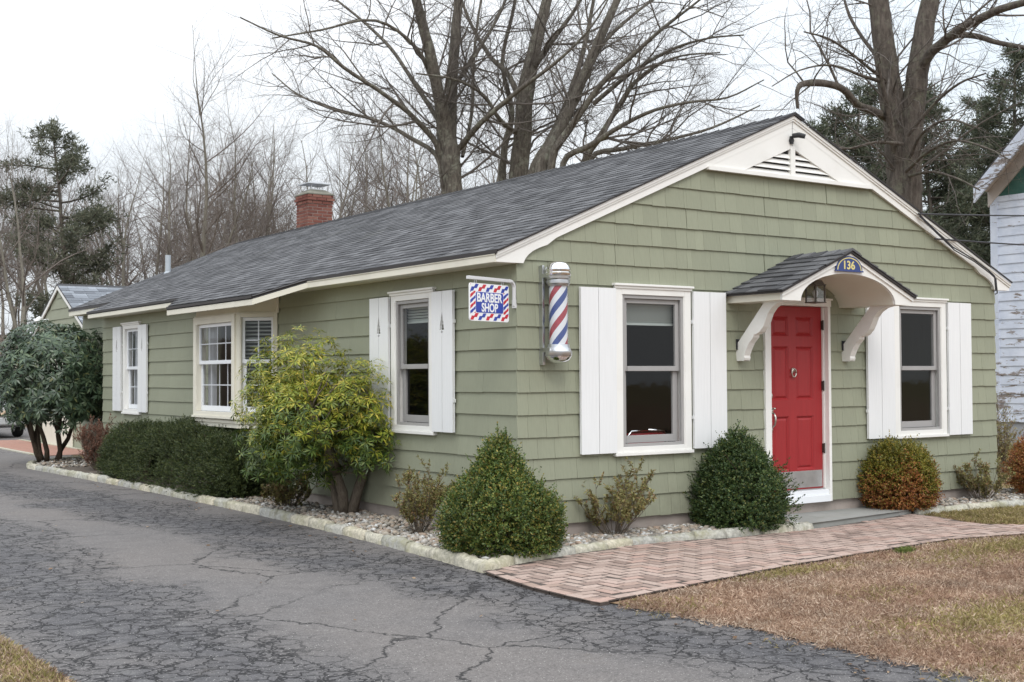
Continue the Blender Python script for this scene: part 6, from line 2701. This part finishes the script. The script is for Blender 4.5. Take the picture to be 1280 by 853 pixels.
drawn_tree('maple_tree', 'large bare maple with a lichen covered forked trunk behind the roof ridge', [
    [(566, 238, 0, 29), (563, 200, 0, 29), (557, 165, 0, 26), (549, 120, -.3, 18), (536, 60, -.6, 16), (520, 0, -1, 13.5), (505, -70, -1.2, 10), (496, -140, -1, 5)],
    [(566, 232, .1, 12), (565, 205, .1, 18), (563, 170, .1, 18), (564, 120, .3, 17), (568, 60, .5, 15), (573, 0, .6, 13), (582, -80, .6, 8), (588, -150, .6, 4)],
    [(574, 186, 0, 9), (600, 155, -.8, 8), (650, 112, -1.6, 6), (700, 74, -2.4, 4.5), (742, 30, -3, 3), (770, -20, -3.4, 2)],
    [(552, 196, 0, 9), (520, 150, -.6, 7.5), (480, 118, -1.4, 6), (430, 85, -2.2, 5), (396, 58, -2.6, 4), (350, 45, -3, 3), (300, 22, -3.4, 2)],
    [(550, 205, 0, 7), (512, 172, .6, 6), (468, 150, 1.4, 5), (420, 138, 2.2, 4), (372, 118, 3.0, 2.6), (340, 92, 3.4, 1.6)],
    [(548, 150, 0, 7), (512, 95, .6, 6), (488, 60, 1.2, 5), (455, 28, 1.8, 4), (418, -2, 2.4, 3)],
    [(545, 110, 0, 7), (520, 60, -.8, 5.5), (470, 26, -1.6, 4), (400, 38, -2.4, 3), (340, 48, -3, 2)],
    [(578, 196, 0, 6), (590, 140, 1, 5), (592, 80, 1.8, 4.5), (598, 20, 2.4, 4), (610, -40, 3, 2.6)],
    [(560, 120, 0, 6), (600, 60, 1, 5), (628, 10, 1.8, 4), (650, -50, 2.4, 3)],
], 34, 601, BARE)
drawn_tree('maple_tree', 'stout bare maple with a mossy leaning trunk right of the forked maple', [
    [(648, 222, 0, 28), (652, 180, 0, 27), (656, 130, 0, 25), (664, 80, 0, 22), (676, 30, 0, 17), (688, -20, 0, 13), (700, -100, 0, 7)],
    [(655, 140, 0, 9), (636, 95, .6, 8), (612, 70, 1, 6), (585, 22, 1.4, 4.5), (568, -30, 1.8, 3)],
    [(664, 90, 0, 9), (690, 52, -.6, 7), (720, 10, -1, 5), (745, -40, -1.4, 3)],
    [(650, 170, 0, 8), (625, 150, -.8, 6.5), (605, 120, -1.2, 5), (570, 100, -1.8, 3.6), (520, 92, -2.4, 2.2)],
    [(628, 222, .5, 11), (632, 180, .6, 10), (640, 140, .8, 8), (628, 80, 1.0, 6), (640, 20, 1.2, 5), (655, -50, 1.4, 3)],
], 35, 602, BARE)
drawn_tree('maple_tree', 'bare multi stemmed maple leaning right over the shop roof', [
    [(676, 212, 0, 18), (692, 178, 0, 17), (716, 128, 0, 16), (738, 75, 0, 14), (758, 30, 0, 12), (776, -10, 0, 10), (800, -80, 0, 5)],
    [(664, 222, .4, 12), (690, 170, .5, 11), (712, 120, .7, 9), (730, 60, .9, 7), (742, 0, 1.1, 5), (752, -60, 1.2, 3)],
    [(690, 200, -.4, 12), (720, 150, -.6, 10), (752, 105, -.9, 8), (790, 70, -1.3, 6.5), (828, 36, -1.8, 5), (862, 10, -2.2, 3.5), (900, -20, -2.6, 2)],
    [(704, 204, -.5, 9), (738, 182, -.9, 8), (776, 158, -1.4, 6.5), (818, 138, -2, 5), (862, 128, -2.6, 4), (910, 122, -3.2, 2.8), (955, 100, -3.8, 1.6)],
    [(730, 205, -.3, 11), (752, 168, -.5, 9), (772, 135, -.8, 7), (792, 105, -1, 6), (818, 84, -1.4, 4.5), (852, 70, -1.8, 3), (900, 66, -2.2, 2)],
    [(742, 130, -.2, 7), (788, 92, -.8, 6), (840, 62, -1.4, 4.5), (886, 48, -2, 3), (930, 44, -2.6, 2)],
    [(716, 128, 0, 8), (750, 60, 1, 6), (790, 20, 1.6, 4.5), (830, -10, 2, 3)],
    [(738, 200, .2, 8), (780, 186, .4, 6.5), (830, 176, .8, 5), (890, 160, 1.2, 3.6), (950, 132, 1.6, 2)],
], 33, 603, [(1.2, 3.6, (20, 50), .1, .03, .12, 6, 5), (2.8, 1.9, (25, 55), .12, .03, .16, 5, 4), (4.8, .95, (25, 60), .1, .02, .2, 3, 3), (8.0, .44, (25, 60), .1, .02, .22, 2, 3)])
RT = [(1.6, 2.6, (30, 65), .05, .02, .16, 6, 5), (3.0, 1.5, (25, 65), .1, -.02, .2, 5, 4), (4.4, .85, (25, 65), .1, -.03, .24, 4, 3), (4.4, .42, (25, 65), .1, -.02, .25, 2, 3)]
drawn_tree('oak_tree', 'big dark twin trunked tree between the shop and the white house', [
    [(1131, 242, 0, 44), (1130, 220, 0, 42), (1126, 185, 0, 38), (1119, 140, 0, 33), (1112, 105, 0, 29), (1106, 60, 0, 27), (1098, 0, 0, 25), (1090, -70, 0, 18), (1085, -140, 0, 9)],
    [(1138, 225, -.2, 28), (1139, 170, -.2, 28), (1142, 130, -.2, 28), (1149, 80, -.2, 26), (1157, 30, -.2, 24), (1166, -10, -.2, 22), (1180, -90, -.2, 14), (1190, -160, -.2, 7)],
    [(1152, 84, -.3, 13), (1164, 66, -.6, 13), (1180, 52, -1, 12.5), (1199, 38, -1.4, 12), (1222, 25, -1.9, 11), (1250, 12, -2.4, 10), (1285, 2, -3, 9), (1340, -16, -3.8, 5)],
    [(1186, 50, -1.1, 7), (1200, 44, -1.0, 8), (1222, 46, -1.2, 8), (1245, 53, -1.5, 7), (1282, 60, -2, 6), (1330, 70, -2.8, 3)],
    [(1112, 150, -.2, 9), (1092, 139, -.8, 10), (1072, 131, -1.2, 9), (1054, 112, -1.6, 9), (1034, 105, -1.9, 9), (1012, 104, -2.2, 9), (999, 108, -2.4, 7), (996, 120, -2.4, 5), (997, 136, -2.4, 3.5)],
    [(1106, 100, -.2, 5), (1086, 85, -.6, 4), (1060, 64, -1.2, 3.4), (1034, 48, -1.8, 2.6), (1005, 40, -2.4, 1.8)],
    [(1104, 80, 0, 5), (1080, 50, .6, 4.5), (1062, 20, 1, 4), (1050, -20, 1.4, 3)],
    [(1118, 190, -.4, 12), (1112, 150, -.6, 9), (1104, 110, -.8, 6), (1098, 80, -1, 3)],
    [(1132, 215, -.5, 5), (1160, 190, -1.2, 4), (1195, 176, -2, 3), (1235, 186, -2.8, 2.4), (1262, 200, -3.4, 1.6)],
    [(1136, 200, -.5, 5), (1152, 168, -1, 4), (1185, 150, -1.8, 3), (1222, 160, -2.4, 2)],
    [(1128, 180, -.5, 5), (1095, 178, -1, 4), (1060, 186, -1.6, 3), (1030, 182, -2.2, 2)],
    [(1134, 170, -.5, 5), (1168, 130, -1, 4), (1200, 104, -1.6, 3), (1232, 92, -2.2, 2)],
    [(1110, 104, 0, 6), (1080, 96, -1, 4), (1040, 82, -1.8, 3), (1000, 88, -2.6, 2), (965, 108, -3.2, 1.4)],
    [(1137, 220, -.4, 4), (1165, 215, -1.2, 3.4), (1198, 224, -2, 2.6), (1225, 238, -2.6, 1.8)],
], 25, 604, RT, 'bark_dark')


# background trees: four patterns, copied with their parts
def bare_pattern(seed, H, lean=0.0, fork=False):
    r = random.Random(seed)
    trunk, tw = TubeSet(), TubeSet()
    segs = 12
    d = Vector((r.uniform(-.06, .06) + lean, r.uniform(-.06, .06), 1)).normalized()
    pts = polyline(r, Vector((0, 0, -.3)), d, H, segs, .085, .05)
    r0 = H * .0115
    rads = [r0 * max(.045, (1 - i / segs) ** 1.15) for i in range(segs + 1)]
    rads[0] *= 1.4
    trunk.tube(pts, rads, 7)
    spec = [(2.4, H * .30, (25, 55), .22, .09, .13, 6, 4), (3.3, H * .13, (22, 55), .12, .06, .17, 4, 3), (4.4, H * .065, (25, 55), .1, .04, .2, 3, 3), (3.2, H * .035, (25, 60), .1, .02, .2, 2, 3)]
    if fork:
        q = polyline(r, pts[3], (d + Vector((r.choice((-.35, .35)), .1, .5))).normalized(), H * .62, 7, .08, .06)
        rq = [rads[3] * .75 * (1 - .85 * i / 7) for i in range(8)]
        trunk.tube(q, rq, 6)
        sprout(tw, r, q, rq, 0, spec)
    sprout(tw, r, pts[2:], rads[2:], 0, spec)
    return trunk, tw


patterns = []
for i, (H, lean, fork) in enumerate(((13, 0, False), (12, .08, True), (14, -.05, True), (11, .04, False), (9, -.08, True))):
    a, b = bare_pattern(700 + i, H, lean, fork)
    root = empty('bare_tree', (0, 0, 0))
    t_ = a.build('trunk', 'bark_far', root)
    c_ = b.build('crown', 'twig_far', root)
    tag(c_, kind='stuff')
    patterns.append([root, t_, c_, H, False])


def place_tree(i, px, dep, top_py, label=None, group='bare trees of the wood behind', spin=0.0, zb=None):
    root, t_, c_, H, used = patterns[i]
    if used:
        n = root.copy()
        COL.objects.link(n)
        for ch_ in (t_, c_):
            k = ch_.copy()
            COL.objects.link(k)
            k.parent = n
    else:
        n = root
        patterns[i][4] = True
    p = at(px, 465, dep)
    d = min(max((p.y - 40) / 60, 0), 1)
    gz = -.21 + 5 * d * d * (3 - 2 * d)
    top = at(px, top_py, dep).z
    s = max(.4, (top - gz) / (H * .93))
    n.location = (p.x, p.y, gz)
    n.scale = (s, s, s)
    n.rotation_euler = (0, 0, spin)
    tag(n, label or 'bare grey brown tree among the many of the wood behind', 'tree', group)
    return n


rt = random.Random(99)
place_tree(0, 247, 46, 62, 'tallest slender bare tree rising above the wood behind the chimney side', spin=1.0)
place_tree(2, 262, 50, 150, 'pale trunked bare tree just right of the tallest slender one', spin=2.0)
place_tree(1, 10, 44, 140, 'bare forked tree at the edge of the wood beside the tall pine', spin=.4)
place_tree(3, 178, 52, 150, 'bare tree standing between the tall pine and the tallest slender tree', spin=.9)
xs_ = [(-60, 58, 165), (-25, 64, 175), (32, 70, 190), (60, 60, 180), (112, 66, 190), (140, 58, 165), (165, 72, 185), (205, 66, 165), (225, 78, 190), (285, 62, 160), (305, 70, 165), (330, 60, 150), (350, 74, 160), (372, 64, 170), (398, 70, 150), (420, 62, 165), (445, 56, 140), (468, 72, 160), (492, 66, 130), (515, 60, 120), (545, 74, 130), (600, 66, 110), (630, 58, 120), (700, 64, 110), (760, 70, 140), (820, 66, 150), (880, 62, 160), (930, 58, 150), (975, 60, 140), (85, 80, 200), (190, 84, 200), (262, 86, 195), (315, 84, 190), (410, 88, 190), (20, 84, 205), (480, 84, 175), (140, 92, 215), (50, 94, 215), (235, 96, 215), (360, 94, 205)] + [(-90 + 27 * i + (i * 37) % 19, 52 + (i * 13) % 40, 190 + (i * 29) % 60) for i in range(27)]
for k, (px, dep, top) in enumerate(xs_):
    place_tree(k % 5, px + rt.uniform(-8, 8), dep + rt.uniform(-4, 4), top + rt.uniform(-18, 18), spin=rt.uniform(0, 6.28))


def pine(px, dep, top_py, label, seed, spread, mat, low=.25, sparse=False, nb_=64, needle=.22, twist=0):
    g = np.random.default_rng(seed)
    r = random.Random(seed)
    p = at(px, 465, dep)
    d = min(max((p.y - 40) / 60, 0), 1)
    gz = -.21 + 5 * d * d * (3 - 2 * d)
    H = at(px, top_py, dep).z - gz
    root = empty('pine_tree', (p.x, p.y, gz))
    tag(root, label, 'tree')
    ts = TubeSet()
    tr = polyline(r, Vector((0, 0, -.3)), Vector((r.uniform(-.03, .03), 0, 1)), H * 1.0, 8, .02, .02)
    ts.tube(tr, [H * .014 * (1 - .85 * i / 8) for i in range(9)], 8)
    cs, ds = [], []
    for i in range(nb_):
        t = low + (1 - low) * (i + r.random()) / nb_
        x = t * 8
        j = min(int(x), 7)
        q = tr[j].lerp(tr[j + 1], x - j)
        a = r.uniform(0, 6.283)
        env = (1 - t) ** .55 if not sparse else (math.sin(math.pi * min(1, (t - low) / (1 - low) * .8 + .2)) ** .6)
        L = spread * env * r.uniform(.55, 1.15) + .3
        dd = Vector((math.cos(a), math.sin(a), r.uniform(-.05, .30)))
        pts = polyline(r, q, dd.normalized(), L, 5, .10, .04)
        ts.tube(pts, [.05 * L / 3 * (1 - .8 * k / 5) + .006 for k in range(6)], 4)
        for k in range(int(10 * L) + 3):
            y = r.uniform(.30, 1) * 5
            m = min(int(y), 4)
            c = pts[m].lerp(pts[m + 1], y - m) + Vector((r.gauss(0, .16), r.gauss(0, .16), r.gauss(.04, .08))) * (L * .35 + .3)
            cs.append(c[:])
            ds.append((dd + Vector((r.gauss(0, .5), r.gauss(0, .5), .5)))[:])
    ts.build('trunk', 'bark_dark', root)
    C, D = np.array(cs), norm(np.array(ds))
    per = 16
    B = np.repeat(C, per, 0) + g.normal(0, .10, (len(C) * per, 3))
    Dn = norm(np.repeat(D, per, 0) * .6 + rand_unit(g, len(B)))
    L = g.uniform(.7, 1.3, len(B)) * needle
    V, Fq = flat_leaf_arrays(B, Dn, rand_unit(g, len(B)), L, L * .16)
    me = np_mesh('crown', V, Fq, MATS[mat])
    tag(link(bpy.data.objects.new('crown', me), root), kind='stuff')


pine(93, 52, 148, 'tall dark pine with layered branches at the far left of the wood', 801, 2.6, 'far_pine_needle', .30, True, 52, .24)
pine(1008, 50, 150, 'dark pine half hidden behind the right slope of the gable', 802, 3.2, 'pine_needle', .05, False, 90, .24)
pine(1066, 42, 96, 'dark pine directly left of the twin trunked tree', 803, 2.9, 'pine_needle', .05, False, 110, .22)
pine(1190, 40, 104, 'bushy dark pine between the twin trunks and the white house', 804, 3.0, 'pine_needle', .03, False, 130, .22)
pine(1252, 46, 48, 'tallest dark pine rising above the roof of the white house', 805, 3.1, 'pine_needle', .03, False, 130, .23)
pine(1322, 44, 60, 'dark pine behind the rake of the white house', 806, 3.2, 'pine_needle', .03, False, 110, .24)
pine(1120, 54, 130, 'dark pine farthest back behind the twin trunks', 807, 3.4, 'pine_needle', .03, False, 120, .26)
pine(1225, 58, 120, 'dim pine filling the gap behind the tallest pine', 808, 3.4, 'pine_needle', .03, False, 120, .28)


# tangled brush at the foot of the wood, one mass
def brush():
    r = random.Random(901)
    ts = TubeSet()
    for i in range(2000):
        px = r.uniform(-120, 700) if i % 5 else r.uniform(930, 1330)
        dep = r.uniform(46, 74)
        p = at(px, 465, dep)
        d = min(max((p.y - 40) / 60, 0), 1)
        gz = -.3 + 5 * d * d * (3 - 2 * d)
        h = r.uniform(1.5, 4.5)
        q = polyline(r, Vector((p.x, p.y, gz)), Vector((r.gauss(0, .35), r.gauss(0, .35), 1)).normalized(), h, 5, .16, .02)
        rq = [.03 * (1 - .8 * j / 5) + .004 for j in range(6)]
        ts.tube(q, rq, 3)
        sprout(ts, r, q, rq, 0, [(2.2, 1.3, (25, 70), .1, .0, .2, 4, 3), (3.0, .6, (25, 70), .1, 0, .22, 3, 3)])
    o = ts.build('undergrowth', 'twig_far', None)
    tag(o, 'tangled leafless undergrowth at the foot of the wood', None, None, 'stuff')


brush()
